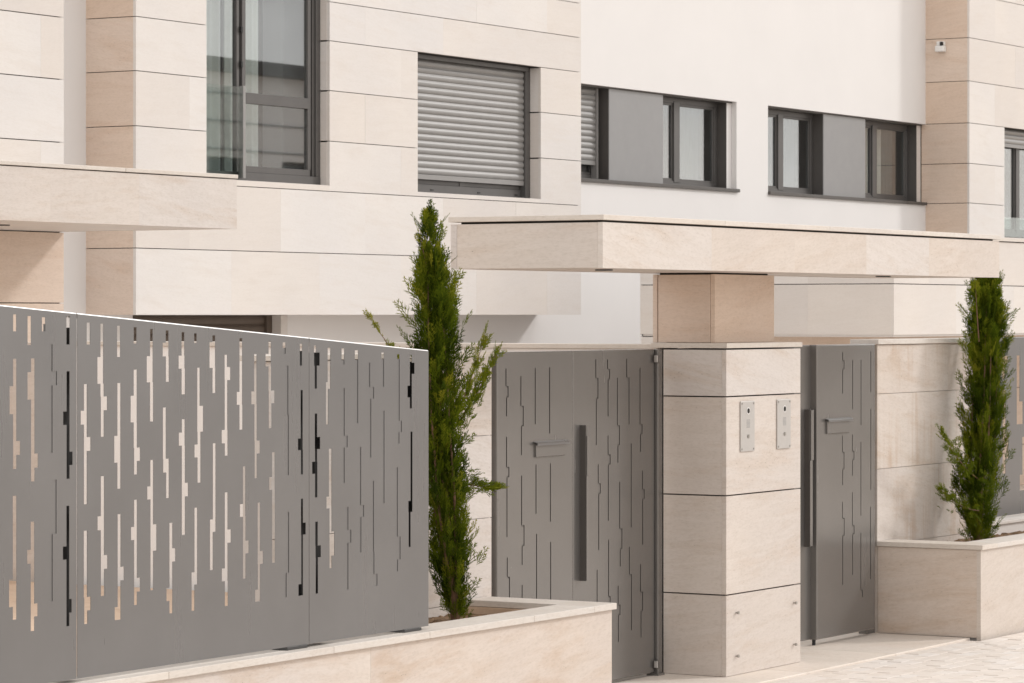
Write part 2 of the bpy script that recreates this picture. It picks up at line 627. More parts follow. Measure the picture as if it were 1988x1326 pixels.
def casement(parent, x0, x1, z0, z1, y, bars, fw=0.06, name='window', sash=None, glassmat=None):
    """frame with its panes: bars are x positions (centre, width)"""
    m = MB()
    m.box(x0, x1, y, y + 0.07, z0, z0 + fw).box(x0, x1, y, y + 0.07, z1 - fw, z1)
    m.box(x0, x0 + fw, y + 0.002, y + 0.068, z0 + fw, z1 - fw).box(x1 - fw, x1, y + 0.002, y + 0.068, z0 + fw, z1 - fw)
    for c, w in bars:
        m.box(c - w / 2, c + w / 2, y - 0.008, y + 0.06, z0 + fw - 0.02, z1 - fw + 0.02)
    o = m.build(name, M['frame'], parent, bevel=0.003)
    edges = [x0 + fw] + [e for c, w in bars for e in (c - w / 2, c + w / 2)] + [x1 - fw]
    for i in range(0, len(edges), 2):
        a, b = edges[i], edges[i + 1]
        s = MB()
        sw = 0.028
        s.box(a, b, y + 0.012, y + 0.05, z0 + fw, z0 + fw + sw).box(a, b, y + 0.012, y + 0.05, z1 - fw - sw, z1 - fw)
        s.box(a, a + sw, y + 0.014, y + 0.048, z0 + fw + sw, z1 - fw - sw).box(b - sw, b, y + 0.014, y + 0.048, z0 + fw + sw, z1 - fw - sw)
        s.build('sash', M['frame'], o, bevel=0.002)
        bx('pane', a + sw, b - sw, y + 0.03, y + 0.036, z0 + fw + sw, z1 - fw - sw, glassmat or M['glass'], o)
    return o


def roller(parent, x0, x1, z0, z1, y, pitch, mat, last=True):
    """roller shutter: bottom bar as the part, every slat a sub-part"""
    b = bx('roller_shutter', x0, x1, y - 0.004, y + 0.016, z0, z0 + 0.05, mat, parent, 0.003)
    n = max(1, round((z1 - z0 - 0.05) / pitch))
    p = (z1 - z0 - 0.05) / n
    me = None
    for i in range(n):
        zb = z0 + 0.05 + i * p
        if me is None:
            s = MB()
            prof = [(0.010, 0.0), (0.003, 0.006), (-0.004, p * 0.35), (-0.004, p * 0.6), (0.002, p - 0.010), (0.010, p - 0.005), (0.010, p)]
            s.strip(prof, (x0, y, zb), (x1, y, zb))
            o = s.build('slat', mat, b, smooth=True)
            me, zz = o.data, zb
        else:
            o = bpy.data.objects.new('slat', me)
            COL.objects.link(o)
            o.parent = b
            o.location = (0, 0, zb - zz)
    return b

# slots measured on the fence and gates: stacked rectangles (x0, x1, z top, z bottom) or grooves (x, z top, z bottom)
FENCE_A = [[(10.741,10.755,2.127,2.068)],
[(10.826,10.847,2.195,2.125)],
[(10.92,10.943,2.188,2.067)],
[(11.015,11.037,2.183,2.124)],
[(11.179,11.202,2.188,2.067)],
[(11.064,11.085,2.068,1.955),(11.064,11.115,1.955,1.895),(11.064,11.085,1.895,1.722),(11.04,11.085,1.722,1.666),(11.064,11.085,1.665,1.61)],
[(10.826,10.848,2.01,1.896),(10.803,10.848,1.896,1.78),(10.826,10.848,1.78,1.667),(10.826,10.872,1.667,1.609),(10.826,10.848,1.609,1.551)],
[(10.943,10.967,2.01,1.953),(10.92,10.967,1.954,1.838),(10.943,10.967,1.837,1.61),(10.943,10.989,1.61,1.551),(10.943,10.967,1.551,1.494)],
[(11.18,11.202,1.953,1.782),(11.157,11.202,1.782,1.725),(11.18,11.202,1.725,1.61),(11.18,11.222,1.609,1.553),(11.18,11.202,1.553,1.495)],
[(10.824,10.848,1.439,1.093),(10.8,10.848,1.094,0.977),(10.824,10.848,0.976,0.923)],
[(10.941,10.965,1.325,1.208),(10.918,10.965,1.209,1.15),(10.941,10.965,1.149,0.98),(10.941,10.987,0.979,0.926),(10.941,10.965,0.927,0.866)],
[(11.083,11.112,1.495,1.322),(11.064,11.112,1.322,1.266),(11.064,11.086,1.267,0.981)],
[(11.179,11.2,1.38,1.208),(11.155,11.2,1.208,1.152),(11.179,11.2,1.151,0.982),(11.179,11.216,0.981,0.924),(11.179,11.2,0.924,0.867)]]
FENCE_B = [[(11.318,11.341,2.16,2.066)],
[(11.413,11.433,2.155,2.011),(11.392,11.433,2.011,1.896),(11.413,11.437,1.895,1.84),(11.416,11.46,1.84,1.781),(11.416,11.437,1.781,1.667)],
[(11.53,11.552,2.146,2.01)],
[(11.299,11.32,1.896,1.782),(11.277,11.32,1.782,1.723),(11.299,11.32,1.723,1.668),(11.299,11.345,1.668,1.609),(11.299,11.32,1.61,1.381)],
[(11.532,11.554,1.896,1.667),(11.51,11.554,1.667,1.551),(11.532,11.554,1.551,1.437)],
[(11.298,11.321,1.267,0.982),(11.301,11.345,0.981,0.924),(11.301,11.323,0.925,0.867)],
[(11.416,11.439,1.496,1.324),(11.393,11.439,1.324,1.264),(11.416,11.439,1.263,1.154),(11.416,11.462,1.153,1.095),(11.416,11.439,1.095,0.979)],
[(11.648,11.669,2.139,2.068)],
[(11.766,11.786,2.131,2.011),(11.742,11.786,2.011,1.896),(11.766,11.789,1.895,1.723)],
[(11.88,11.902,2.124,2.069),(11.858,11.902,2.069,2.009),(11.882,11.904,2.009,1.896)],
[(11.998,12.019,2.116,2.011),(11.976,12.021,2.011,1.953),(11.998,12.024,1.952,1.838)],
[(12.092,12.112,2.11,2.067)],
[(12.231,12.253,2.1,2.069),(12.209,12.253,2.069,1.953),(12.232,12.254,1.953,1.839)],
[(11.648,11.671,1.953,1.839),(11.626,11.671,1.839,1.723),(11.648,11.672,1.723,1.611),(11.651,11.694,1.61,1.553),(11.651,11.672,1.553,1.494)],
[(12.116,12.135,1.955,1.783),(12.116,12.161,1.783,1.667),(12.118,12.141,1.667,1.61),(12.095,12.141,1.611,1.552),(12.118,12.141,1.552,1.438)],
[(12.325,12.345,2.011,1.955),(12.325,12.37,1.954,1.896),(12.326,12.347,1.896,1.669),(12.303,12.349,1.669,1.609),(12.327,12.349,1.609,1.552)],
[(11.86,11.882,1.782,1.554),(11.862,11.904,1.553,1.494),(11.884,11.904,1.493,1.38)],
[(12.0,12.022,1.726,1.667),(11.978,12.022,1.667,1.609),(12.0,12.024,1.609,1.441),(12.0,12.047,1.44,1.381),(12.0,12.024,1.382,1.209)],
[(11.768,11.789,1.553,1.437),(11.746,11.789,1.438,1.38),(11.769,11.789,1.379,1.268),(11.769,11.813,1.268,1.152),(11.769,11.789,1.153,0.979)],
[(12.235,12.256,1.611,1.267),(12.213,12.256,1.268,1.21),(12.213,12.235,1.21,1.038)],
[(11.534,11.555,1.326,1.096),(11.534,11.578,1.095,1.037),(11.534,11.555,1.038,0.923),(11.513,11.555,0.924,0.867)],
[(11.651,11.672,1.383,1.265),(11.629,11.672,1.266,1.208),(11.651,11.672,1.207,1.04),(11.651,11.694,1.039,0.98),(11.651,11.672,0.981,0.922)],
[(11.908,11.93,1.268,1.154),(11.908,11.952,1.154,1.095),(11.908,11.93,1.096,0.98),(11.886,11.93,0.981,0.922),(11.908,11.93,0.921,0.866)],
[(12.095,12.116,1.326,1.037),(12.073,12.116,1.038,0.981),(12.073,12.095,0.982,0.865)],
[(12.327,12.349,1.384,1.214),(12.327,12.374,1.213,1.154),(12.327,12.349,1.154,1.039),(12.304,12.349,1.04,0.981),(12.327,12.351,0.98,0.867)],
[(12.441,12.463,2.086,1.84),(12.42,12.463,1.84,1.781),(12.441,12.465,1.781,1.667)],
[(12.557,12.577,2.012,1.84),(12.535,12.577,1.84,1.781),(12.559,12.579,1.781,1.612),(12.561,12.603,1.612,1.553),(12.561,12.579,1.554,1.44)],
[(12.672,12.692,2.071,2.012),(12.648,12.692,2.012,1.954),(12.672,12.694,1.954,1.841),(12.674,12.721,1.841,1.782),(12.674,12.697,1.782,1.667)],
[(12.787,12.81,2.064,2.011)],
[(12.928,12.947,2.056,1.954)],
[(12.812,12.832,1.955,1.782),(12.795,12.832,1.782,1.725),(12.812,12.836,1.725,1.442)],
[(12.934,12.953,1.839,1.611),(12.912,12.953,1.612,1.556),(12.936,12.955,1.556,1.441)],
[(12.469,12.488,1.497,1.325),(12.445,12.488,1.325,1.267),(12.469,12.49,1.266,1.155),(12.469,12.514,1.154,1.097),(12.469,12.49,1.098,0.982)],
[(12.701,12.723,1.554,1.439),(12.678,12.723,1.439,1.38),(12.701,12.725,1.38,1.04)],
[(12.585,12.605,1.325,1.1),(12.585,12.628,1.099,1.041),(12.587,12.605,1.041,0.924),(12.565,12.605,0.925,0.869)],
[(12.82,12.838,1.27,1.039),(12.8,12.838,1.039,0.986),(12.8,12.818,0.987,0.872)],
[(12.937,12.955,1.327,1.213),(12.937,12.978,1.212,1.157),(12.939,12.955,1.157,0.925),(12.916,12.955,0.926,0.871)]]
FENCE_C = [[(13.046,13.063,2.047,2.014),(13.046,13.093,2.014,1.952),(13.051,13.07,1.952,1.843)],
[(13.161,13.185,2.036,1.872),(13.147,13.185,1.872,1.84),(13.147,13.166,1.84,1.671)],
[(13.052,13.072,1.725,1.613),(13.052,13.097,1.612,1.556),(13.054,13.072,1.556,1.497),(13.03,13.074,1.497,1.44),(13.054,13.074,1.439,1.327)],
[(13.172,13.196,1.554,1.326),(13.151,13.196,1.326,1.27),(13.177,13.196,1.269,1.158),(13.177,13.219,1.157,1.043),(13.177,13.196,1.044,0.984)],
[(13.056,13.077,1.212,1.098),(13.058,13.103,1.098,1.042),(13.06,13.079,1.042,0.871)],
[(13.28,13.304,2.031,1.954)],
[(13.395,13.423,2.022,1.67)],
[(13.509,13.528,1.96,1.842),(13.515,13.563,1.842,1.785),(13.515,13.538,1.785,1.673),(13.499,13.538,1.673,1.611),(13.519,13.538,1.611,1.499)],
[(13.629,13.652,2.008,1.841)],
[(13.77,13.793,1.999,1.862),(13.748,13.793,1.862,1.839),(13.77,13.793,1.839,1.671),(13.774,13.813,1.671,1.615),(13.774,13.791,1.615,1.559)],
[(13.887,13.907,1.994,1.955),(13.887,13.931,1.955,1.9),(13.887,13.907,1.9,1.842),(13.865,13.907,1.842,1.784),(13.887,13.907,1.784,1.729)],
[(13.291,13.306,1.841,1.783),(13.263,13.306,1.783,1.669),(13.291,13.306,1.669,1.612),(13.291,13.331,1.611,1.555),(13.291,13.306,1.556,1.386)],
[(13.637,13.656,1.723,1.557),(13.615,13.656,1.557,1.441),(13.637,13.656,1.441,1.271)],
[(13.434,13.449,1.553,1.439),(13.408,13.449,1.44,1.326),(13.432,13.449,1.326,1.271),(13.432,13.475,1.271,1.214),(13.432,13.451,1.215,1.043)],
[(13.759,13.776,1.442,1.213),(13.735,13.776,1.213,1.158),(13.759,13.776,1.158,1.1),(13.759,13.801,1.1,0.987),(13.759,13.778,0.988,0.93)],
[(13.893,13.912,1.614,1.271),(13.873,13.912,1.271,1.216),(13.876,13.895,1.217,1.043)],
[(13.314,13.338,1.269,1.158),(13.314,13.363,1.157,1.096),(13.314,13.338,1.096,0.983),(13.292,13.338,0.983,0.929),(13.314,13.338,0.928,0.872)],
[(13.544,13.562,1.385,1.04),(13.526,13.566,1.041,0.986),(13.548,13.566,0.985,0.93),(13.548,13.593,0.929,0.872)]]
FENCE_R = [[(23.395,23.456,1.98,1.881),(23.395,23.511,1.88,1.826),(23.395,23.456,1.826,1.709)],
[(23.684,23.746,1.882,1.53),(23.684,23.809,1.529,1.358)],
[(23.407,23.468,1.626,1.272),(23.407,23.523,1.271,1.106),(23.407,23.468,1.107,0.994)],
[(23.796,23.903,1.259,0.972),(23.746,23.903,0.973,0.853)]]
GATE_LM = [[(16.009,1.89,1.791),(16.032,1.79,1.735),(16.015,1.735,1.622)],
[(16.015,1.506,1.336),(16.041,1.335,1.285),(16.02,1.286,0.942)],
[(16.023,0.826,0.717),(16.047,0.716,0.588)],
[(16.173,1.845,1.676),(16.199,1.676,1.568),(16.179,1.569,1.397)],
[(16.181,1.281,0.999),(16.208,0.998,0.889),(16.187,0.89,0.775)],
[(16.187,0.661,0.54)],
[(16.333,1.888,1.568)],
[(16.342,1.337,1.057)],
[(16.348,0.941,0.543)],
[(16.496,1.89,1.511)],
[(16.505,1.338,1.003)],
[(16.508,0.886,0.516)]]
GATE_LD = [[(17.04,1.93,1.82),(17.066,1.82,1.705),(17.046,1.706,1.425)],
[(17.181,1.928,1.872),(17.207,1.871,1.816),(17.188,1.816,1.592)],
[(17.301,1.816,1.534),(17.327,1.533,1.422),(17.308,1.423,1.312)],
[(17.416,1.929,1.817),(17.445,1.817,1.536)],
[(17.582,1.871,1.531),(17.608,1.53,1.48),(17.588,1.481,1.367)],
[(17.188,1.477,1.364),(17.213,1.363,1.311),(17.191,1.311,0.972)],
[(17.069,1.31,1.198),(17.094,1.197,1.144),(17.075,1.145,0.806)],
[(17.472,1.42,0.916)],
[(17.33,1.195,0.917),(17.357,0.916,0.801),(17.337,0.803,0.691)],
[(17.726,1.42,1.312),(17.75,1.311,1.195),(17.729,1.195,0.916)],
[(17.612,1.252,1.139),(17.635,1.138,1.087),(17.615,1.088,0.805)],
[(17.194,0.859,0.523),(17.213,0.521,0.289)],
[(17.056,0.689,0.333)],
[(17.449,0.801,0.636),(17.475,0.635,0.299)],
[(17.729,0.802,0.634),(17.75,0.632,0.522),(17.729,0.524,0.299)],
[(17.588,0.688,0.521),(17.615,0.519,0.412),(17.595,0.413,0.245)],
[(17.311,0.577,0.463),(17.334,0.462,0.409),(17.314,0.411,0.243)]]
GATE_R = [[(20.321,1.942,1.886),(20.344,1.886,1.832),(20.321,1.832,1.663)],
[(20.479,1.887,1.553)],
[(20.613,1.885,1.442)],
[(20.771,1.942,1.664)],
[(20.317,1.381,1.27),(20.343,1.269,1.159),(20.321,1.16,1.047)],
[(20.475,1.383,1.271),(20.501,1.27,1.218),(20.477,1.219,1.105)],
[(20.611,1.328,0.827)],
[(20.771,1.55,0.995)],
[(20.318,0.935,0.826),(20.346,0.825,0.714),(20.322,0.716,0.377)],
[(20.475,0.993,0.768),(20.503,0.767,0.716),(20.479,0.717,0.434)],
[(20.61,0.71,0.322),(20.636,0.32,0.271)],
[(20.766,0.879,0.385)]]

# ------------------------------------------------------------------ ground
struct(bx('ground', -300, 400, -300, 9.9, -0.30, -0.085, M['ground']))
struct(bx('rear_ground', -300, 400, 9.9, 500, -0.30, -0.07, M['ground']))

pave = struct(bx('pavement', 10, 34, 4.5, 8.93, -0.085, -0.034, M['joint']))
# bricks 20 x 10 cm in running bond, rows parallel to the threshold edge
BL, BW, BJ = 0.204, 0.104, 0.009
def brick_bm(mb, x, y, dz=0.0, j=0.0):
    mb.box(x + BJ / 2, x + BL - BJ / 2, y + 0.0012, y + BW - 0.0012, -0.075, -0.012 + dz)
brick_me = MB()
brick_bm(brick_me, 0, 0)
b0 = brick_me.build('tmp_brick', M['brick'], None, bevel=0.002)
brick_data = b0.data
borg = b0.location.copy()
bpy.data.objects.remove(b0)
brick_data.name = 'brick'
rest = MB()
count = 0
rest_tone = []
y = 8.926 - BW
row = 0
while y > 4.6:
    x = 10.1 + (row % 2) * BL / 2 + random.uniform(-0.004, 0.004)
    while x < 33.7:
        if y + BW > 8.85 and x + BL > 20.96:
            x += BL
            continue
        near = 7.35 < y and 17.1 < x < 22.4 and (x - 17.1) < 4.6 and y > 8.93 - (x - 17.1) * 1.6 and y > 7.35 + (x - 18.6) * 0.36
        if near and count < 290:
            o = bpy.data.objects.new('brick', brick_data)
            COL.objects.link(o)
            o.parent = pave
            o.location = Vector((x, y, random.uniform(-0.0022, 0.0018))) + borg - WO[pave.name]
            o.rotation_euler = (random.uniform(-.004, .004), random.uniform(-.003, .003), random.uniform(-.005, .005))
            count += 1
        else:
            brick_bm(rest, x, y, random.uniform(-0.002, 0.0015))
            rest_tone += [random.random()] * 8
        x += BL
    y -= BW
    row += 1
ro = rest.build('brick_field', M['brick'], pave)
ro['kind'] = 'stuff'
at = ro.data.attributes.new('tone', 'FLOAT', 'POINT')
at.data.foreach_set('value', rest_tone)

thr = struct(bx('threshold', 15.845, 20.97, 8.93, 9.95, -0.12, -0.004, M['joint']))
for i, (a, b) in enumerate(((15.845, 17.15), (17.15, 18.45), (18.45, 19.75), (19.75, 20.97))):
    bx('slab', a + 0.001, b - 0.001, 8.925, 9.95, -0.05, 0.0, M['slab'], thr, 0.004)

ter = struct(MB().box(6, 17.9, 9.90, 18.2, -0.07, 0.345).box(6, 13.655, 9.06, 9.899, -0.07, 0.345).build('terrace', M['joint']))
for i in range(11):
    for j in range(10):
        x0, y0 = 6.0 + i * 1.08, 9.08 + j * 0.91
        if y0 < 9.9 and x0 > 12.6:
            continue
        bx('paving_slab', x0 + 0.003, x0 + 1.077, y0 + 0.003, min(18.2, y0 + 0.907), 0.345, 0.362, M['terrace'], ter)
struct(bx('garden_path', 18.2, 46, 9.95, 18.2, -0.07, 0.10, M['path']))

# ------------------------------------------------------------------ houses
YM, YW = 17.70, 18.25
TOP = 7.6

# --- middle house
H = thing('row_house', 'stone clad house with balcony door and rolled down grey shutter beside white wall', 'house', (27, 18, 0))
door_op = (24.234, 26.207, 3.415, 5.75)
win_op = (27.761, 30.167, 3.405, 4.79)
zm = [2.187, 2.773, 3.362, 3.839, 4.319, 4.792, 5.162, 5.53, 5.91, 6.30, 6.70, 7.1, TOP]
clad(H, 'F', YM, 23.196, 31.019, zm, (door_op, win_op), mat=M['stone_far'], length=1.42, g=0.007)
clad(H, 'L', 23.196, YM + 0.03, YW, zm, mat=M['stone_warm_shade'], length=2, g=0.007)
solid('wall_core', H, M['joint'], 23.227, 31.0, YM + 0.031, YM + 0.12, 2.2, TOP, tuple((o[0] - .002, o[1] + .032, o[2] - .03, o[3] + .002) for o in (door_op, win_op)))
bx('return_core', 23.227, 23.30, YM + 0.121, YW - 0.002, 2.2, TOP, M['joint'], H)
bx('soffit', 23.21, 31.0, YM + 0.02, YW, 2.19, 2.23, M['stone_far'], H)
for z0_, z1_ in zip(zm, zm[1:]):
    bx('stone_panel', 30.988, 31.0185, YM + 0.032, YW, z0_ + 0.0035, z1_ - 0.0035, M['stone_far'], H)
# white wall and its openings
w1 = (31.2, 35.76, 3.70, 4.752)
w2 = (36.605, 41.40, 3.70, 4.755)
gar = (23.87, 26.30, -0.1, 2.19)
solid('white_wall', H, M['stucco'], 20.6, 41.40, YW, YW + 0.24, -0.1, TOP, (w1, w2, gar,
      (door_op[0] - .02, door_op[1] + .02, door_op[2] - .02, door_op[3]), (win_op[0] - .02, win_op[1] + .02, win_op[2] - .02, win_op[3] + .02)))
bx('roof', 20.6, 41.5, YW + 0.01, 26, TOP, TOP + 0.2, M['stucco'], H)
bx('rear_wall', 20.6, 41.5, 25.8, 26, -0.1, TOP, M['stucco'], H)

# balcony door
for (a, b, c, d, e, f_) in ((26.175, 26.206, YM + 0.03, YM + 0.11, 3.42, 3.83), (26.175, 26.206, YM + 0.03, YM + 0.11, 3.845, 4.31), (26.175, 26.206, YM + 0.03, YM + 0.11, 4.325, 4.785), (26.175, 26.206, YM + 0.03, YM + 0.11, 4.8, 5.74)):
    bx('reveal_panel', a + .028, b + .028, c, d, e, f_, M['stone_far'], H)
bx('door_sill', 24.236, 26.205, YM + 0.005, YM + 0.20, 3.395, 3.418, M['stone_far'], H)
yd = YM + 0.10
d = MB()
d.box(24.236, 26.203, yd, yd + 0.10, 3.42, 3.50).box(24.236, 26.203, yd, yd + 0.10, 5.66, 5.74)
d.box(24.236, 24.30, yd + .002, yd + 0.098, 3.50, 5.66).box(26.13, 26.203, yd + .002, yd + 0.098, 3.50, 5.66)
d.box(26.09, 26.13, yd + 0.02, yd + 0.09, 3.50, 5.66).box(26.06, 26.075, yd + 0.03, yd + 0.07, 3.50, 5.66)
door = d.build('balcony_door', M['frame'], H, 0.003)
lf = MB()
lf.box(24.865, 24.905, yd + 0.02, yd + 0.07, 3.50, 5.66).box(24.93, 24.985, yd + 0.004, yd + 0.06, 3.50, 5.66)
lf.box(24.985, 26.03, yd + 0.006, yd + 0.055, 3.50, 3.56).box(24.985, 26.03, yd + 0.006, yd + 0.055, 5.6, 5.66)
lf.box(26.0, 26.05, yd + 0.008, yd + 0.053, 3.56, 5.6)
lf.box(24.985, 26.0, yd + 0.0, yd + 0.058, 4.135, 4.235)
lf.build('sash', M['frame'], door, 0.003)
bx('pane', 24.985, 26.0, yd + 0.03, yd + 0.036, 3.56, 4.135, M['glass'], door)
bx('pane', 24.985, 26.0, yd + 0.03, yd + 0.036, 4.235, 5.6, M['glass'], door)
bx('pane', 24.30, 24.865, yd + 0.045, yd + 0.051, 3.50, 5.66, M['glass'], door)
for z in (3.72, 4.46, 4.78):
    bx('hinge', 24.905, 24.932, yd - 0.006, yd + 0.02, z, z + 0.055, M['black'], door, 0.002)
gd = bx('glass_guard', 24.25, 24.855, YM + 0.03, YM + 0.042, 3.452, 4.272, M['guard'], H)
MB().box(24.835, 24.862, YM + 0.024, YM + 0.048, 3.44, 4.285).box(24.862, 24.878, YM + 0.026, YM + 0.10, 3.44, 4.285).build('clamp_rail', M['slat'], gd, 0.002)
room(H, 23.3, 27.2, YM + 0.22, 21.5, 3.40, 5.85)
curtain('curtain', 25.05, 25.62, YM + 0.42, 3.42, 5.8, M['curtain'], H)
curtain('curtain', 24.68, 24.98, YM + 0.40, 3.42, 5.8, M['curtain'], H)

# shuttered window
for (e, f_) in ((3.41, 3.83), (3.845, 4.312), (4.326, 4.784)):
    bx('reveal_panel', 30.167, 30.195, YM + 0.031, YM + 0.13, e, f_, M['stone_far'], H)
bx('window_sill', 27.763, 30.165, YM + 0.005, YM + 0.22, 3.382, 3.407, M['stone_far'], H)
yw_ = YM + 0.17
wn = MB()
wn.box(30.075, 30.165, YM + 0.13, YM + 0.24, 3.41, 4.788).box(27.763, 27.80, YM + 0.13, YM + 0.24, 3.41, 4.788)
wn.box(27.80, 30.075, YM + 0.10, YM + 0.24, 4.745, 4.788)
wn.box(27.80, 30.075, YM + 0.19, YM + 0.26, 3.41, 3.50).box(28.86, 28.95, YM + 0.192, YM + 0.258, 3.50, 4.745)
wn.box(27.80, 30.075, YM + 0.20, YM + 0.25, 3.50, 3.545)
wo = wn.build('window', M['frame'], H, 0.003)
bx('pane', 27.80, 28.86, YM + 0.22, YM + 0.226, 3.545, 4.745, M['glass'], wo)
bx('pane', 28.95, 30.075, YM + 0.22, YM + 0.226, 3.545, 4.745, M['glass'], wo)
for x in (28.3, 29.2, 29.95):
    bx('drain_cap', x, x + 0.05, YM + 0.184, YM + 0.195, 3.44, 3.452, M['black'], wo)
roller(H, 27.805, 30.072, 3.545, 4.742, YM + 0.155, 0.0665, M['slat'])
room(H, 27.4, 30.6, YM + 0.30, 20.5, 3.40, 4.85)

# ribbon windows in the white wall
YI = YW + 0.20
for (xa, xb, op) in ((31.2, 35.64, w1), (36.61, 41.22, w2)):
    bx('sill', op[0], min(op[1] + 0.03, 41.33), YW - 0.035, YW + 0.2, 3.662, 3.702, M['jamb'], H, 0.004)
    bx('head_lining', op[0] + .004, op[1] - 0.02, YW + 0.05, YI, 4.735, 4.75, M['jamb'], H)
MB().box(35.62, 35.635, YW + 0.07, YI + 0.02, 3.703, 4.735).build('jamb_lining', M['jamb'], H)
MB().box(41.20, 41.215, YW + 0.07, YI + 0.02, 3.703, 4.735).build('jamb_lining', M['jamb'], H)
bx('reveal_panel', 35.636, 35.757, YW + 0.07, YI + 0.05, 3.703, 4.75, M['stucco'], H)
bx('reveal_panel', 41.216, 41.345, YW + 0.07, YI + 0.05, 3.703, 4.75, M['stone_far'], H)
for (xa, xb) in ((32.70, 33.98), (38.27, 39.53)):
    p = bx('infill_panel', xa, xb, YW + 0.045, YI + 0.03, 3.703, 4.735, M['panel'], H, 0.003)
    bx('panel_return', xa - 0.006, xa - 0.001, YW + 0.055, YI + 0.03, 3.703, 4.735, M['jamb'], p)
roller(H, 31.3, 32.60, 3.87, 4.735, YI - 0.03, 0.0665, M['slat'])
casement(H, 31.3, 32.69, 3.703, 4.735, YI + 0.02, [(31.95, 0.1)])
bx('shutter_guide', 32.60, 32.64, YI - 0.05, YI + 0.02, 3.72, 4.735, M['slat'], H)
casement(H, 33.98, 35.62, 3.703, 4.735, YI - 0.01, [(34.58, 0.14)])
casement(H, 36.61, 38.26, 3.703, 4.735, YI - 0.01, [(37.33, 0.14)])
casement(H, 39.53, 41.20, 3.703, 4.735, YI - 0.01, [(40.12, 0.14)])
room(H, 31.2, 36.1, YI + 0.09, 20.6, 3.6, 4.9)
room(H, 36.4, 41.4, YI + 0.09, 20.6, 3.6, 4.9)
curtain('curtain', 35.0, 35.62, YI + 0.22, 3.65, 4.8, M['teal'], H, 0.02)
curtain('curtain', 34.93, 35.0, YI + 0.22, 3.65, 4.8, M['curtain'], H, 0.02)
curtain('curtain', 37.5, 38.3, YI + 0.22, 3.65, 4.8, M['teal'], H, 0.02)
curtain('curtain', 40.2, 40.8, YI + 0.22, 3.65, 4.8, M['curtain'], H, 0.02)
curtain('curtain', 40.8, 41.2, YI + 0.22, 3.65, 4.8, M['teal'], H, 0.02)
# round mirror seen behind the third pane
mi = MB()
for i in range(40):
    a0_, a1_ = 2 * math.pi * i / 40, 2 * math.pi * (i + 1) / 40
    mi.tube((37.2 + 0.3 * math.cos(a0_), YI + 0.3, 4.2 + 0.42 * math.sin(a0_)), (37.2 + 0.3 * math.cos(a1_), YI + 0.3, 4.2 + 0.42 * math.sin(a1_)), 0.018, n=6, cap=False)
mi.build('mirror_rim', M['black'], H, smooth=True)

# garage
MB().box(26.19, 26.30, YW + 0.001, YW + 0.19, -0.09, 2.186).build('reveal_panel', M['stone_far'], H)
MB().box(26.10, 26.188, YW + 0.10, YW + 0.18, -0.09, 2.186).box(23.872, 23.93, YW + 0.10, YW + 0.18, -0.09, 2.186).build('shutter_guide', M['garage'], H, 0.003)
roller(H, 23.93, 26.10, 0.36, 2.185, YW + 0.13, 0.085, M['garage'])

# --- left house
HL = thing('row_house', 'stone clad house wing at the left edge above the entrance canopy', 'house', (18.5, 17.5, 0))
zl = [-0.06, 0.273, 0.95, 1.627, 2.286, 2.86, 3.09, 3.59, 4.10, 4.605, 5.11, 5.62, 6.13, 6.65, TOP]
clad(HL, 'F', 17.0, 14.2, 21.318, zl[5:], mat=M['stone_far'], length=1.5, g=0.008)
clad(HL, 'F', 17.0, 14.2, 21.318, zl[:6], mat=M['stone_warm_shade'], length=1.5, g=0.008)
bx('wall_core', 14.2, 21.30, 17.031, 17.3, -0.06, TOP, M['joint'], HL)
bx('side_wall', 21.302, 21.317, 17.032, YW - 0.002, -0.06, TOP, M['stucco'], HL)
bx('roof', 13.9, 20.59, 17.305, 26, TOP, TOP + 0.2, M['stucco'], HL)

# --- right house
HR = thing('row_house', 'stone clad house at the right edge with a small white sensor on its pier', 'house', (42, 17.8, 0))
XR, YR = 41.353, 17.614
zr = [3.154, 3.685, 4.216, 4.757, 5.319, 5.898, 6.48, 7.06, TOP]
r_op = (42.566, 44.3, 3.25, 4.757)
clad(HR, 'F', YR, XR, 48, zr, (r_op,), mat=M['stone_far'], length=1.6, g=0.008)
clad(HR, 'L', XR, YR + 0.03, YW + 0.06, zr, mat=M['stone_warm_shade'], length=2, g=0.008)
solid('wall_core', HR, M['joint'], XR + 0.031, 48, YR + 0.031, YR + 0.14, 3.16, TOP, (r_op,))
bx('return_core', XR + 0.031, XR + 0.12, YR + 0.141, YW + 0.055, 3.16, TOP, M['joint'], HR)
bx('roof', 41.52, 50, YR + 0.14, 26, TOP, TOP + 0.2, M['stucco'], HR)
casement(HR, 42.57, 44.29, 3.26, 4.72, YR + 0.16, [(43.42, 0.12)], fw=0.09)
roller(HR, 42.57, 44.29, 4.50, 4.75, YR + 0.11, 0.0665, M['slat'])
room(HR, 42.3, 44.8, YR + 0.26, 20, 3.2, 4.9)
g2 = bx('glass_guard', 42.60, 44.25, YR + 0.05, YR + 0.062, 3.26, 3.53, M['guard'], HR)
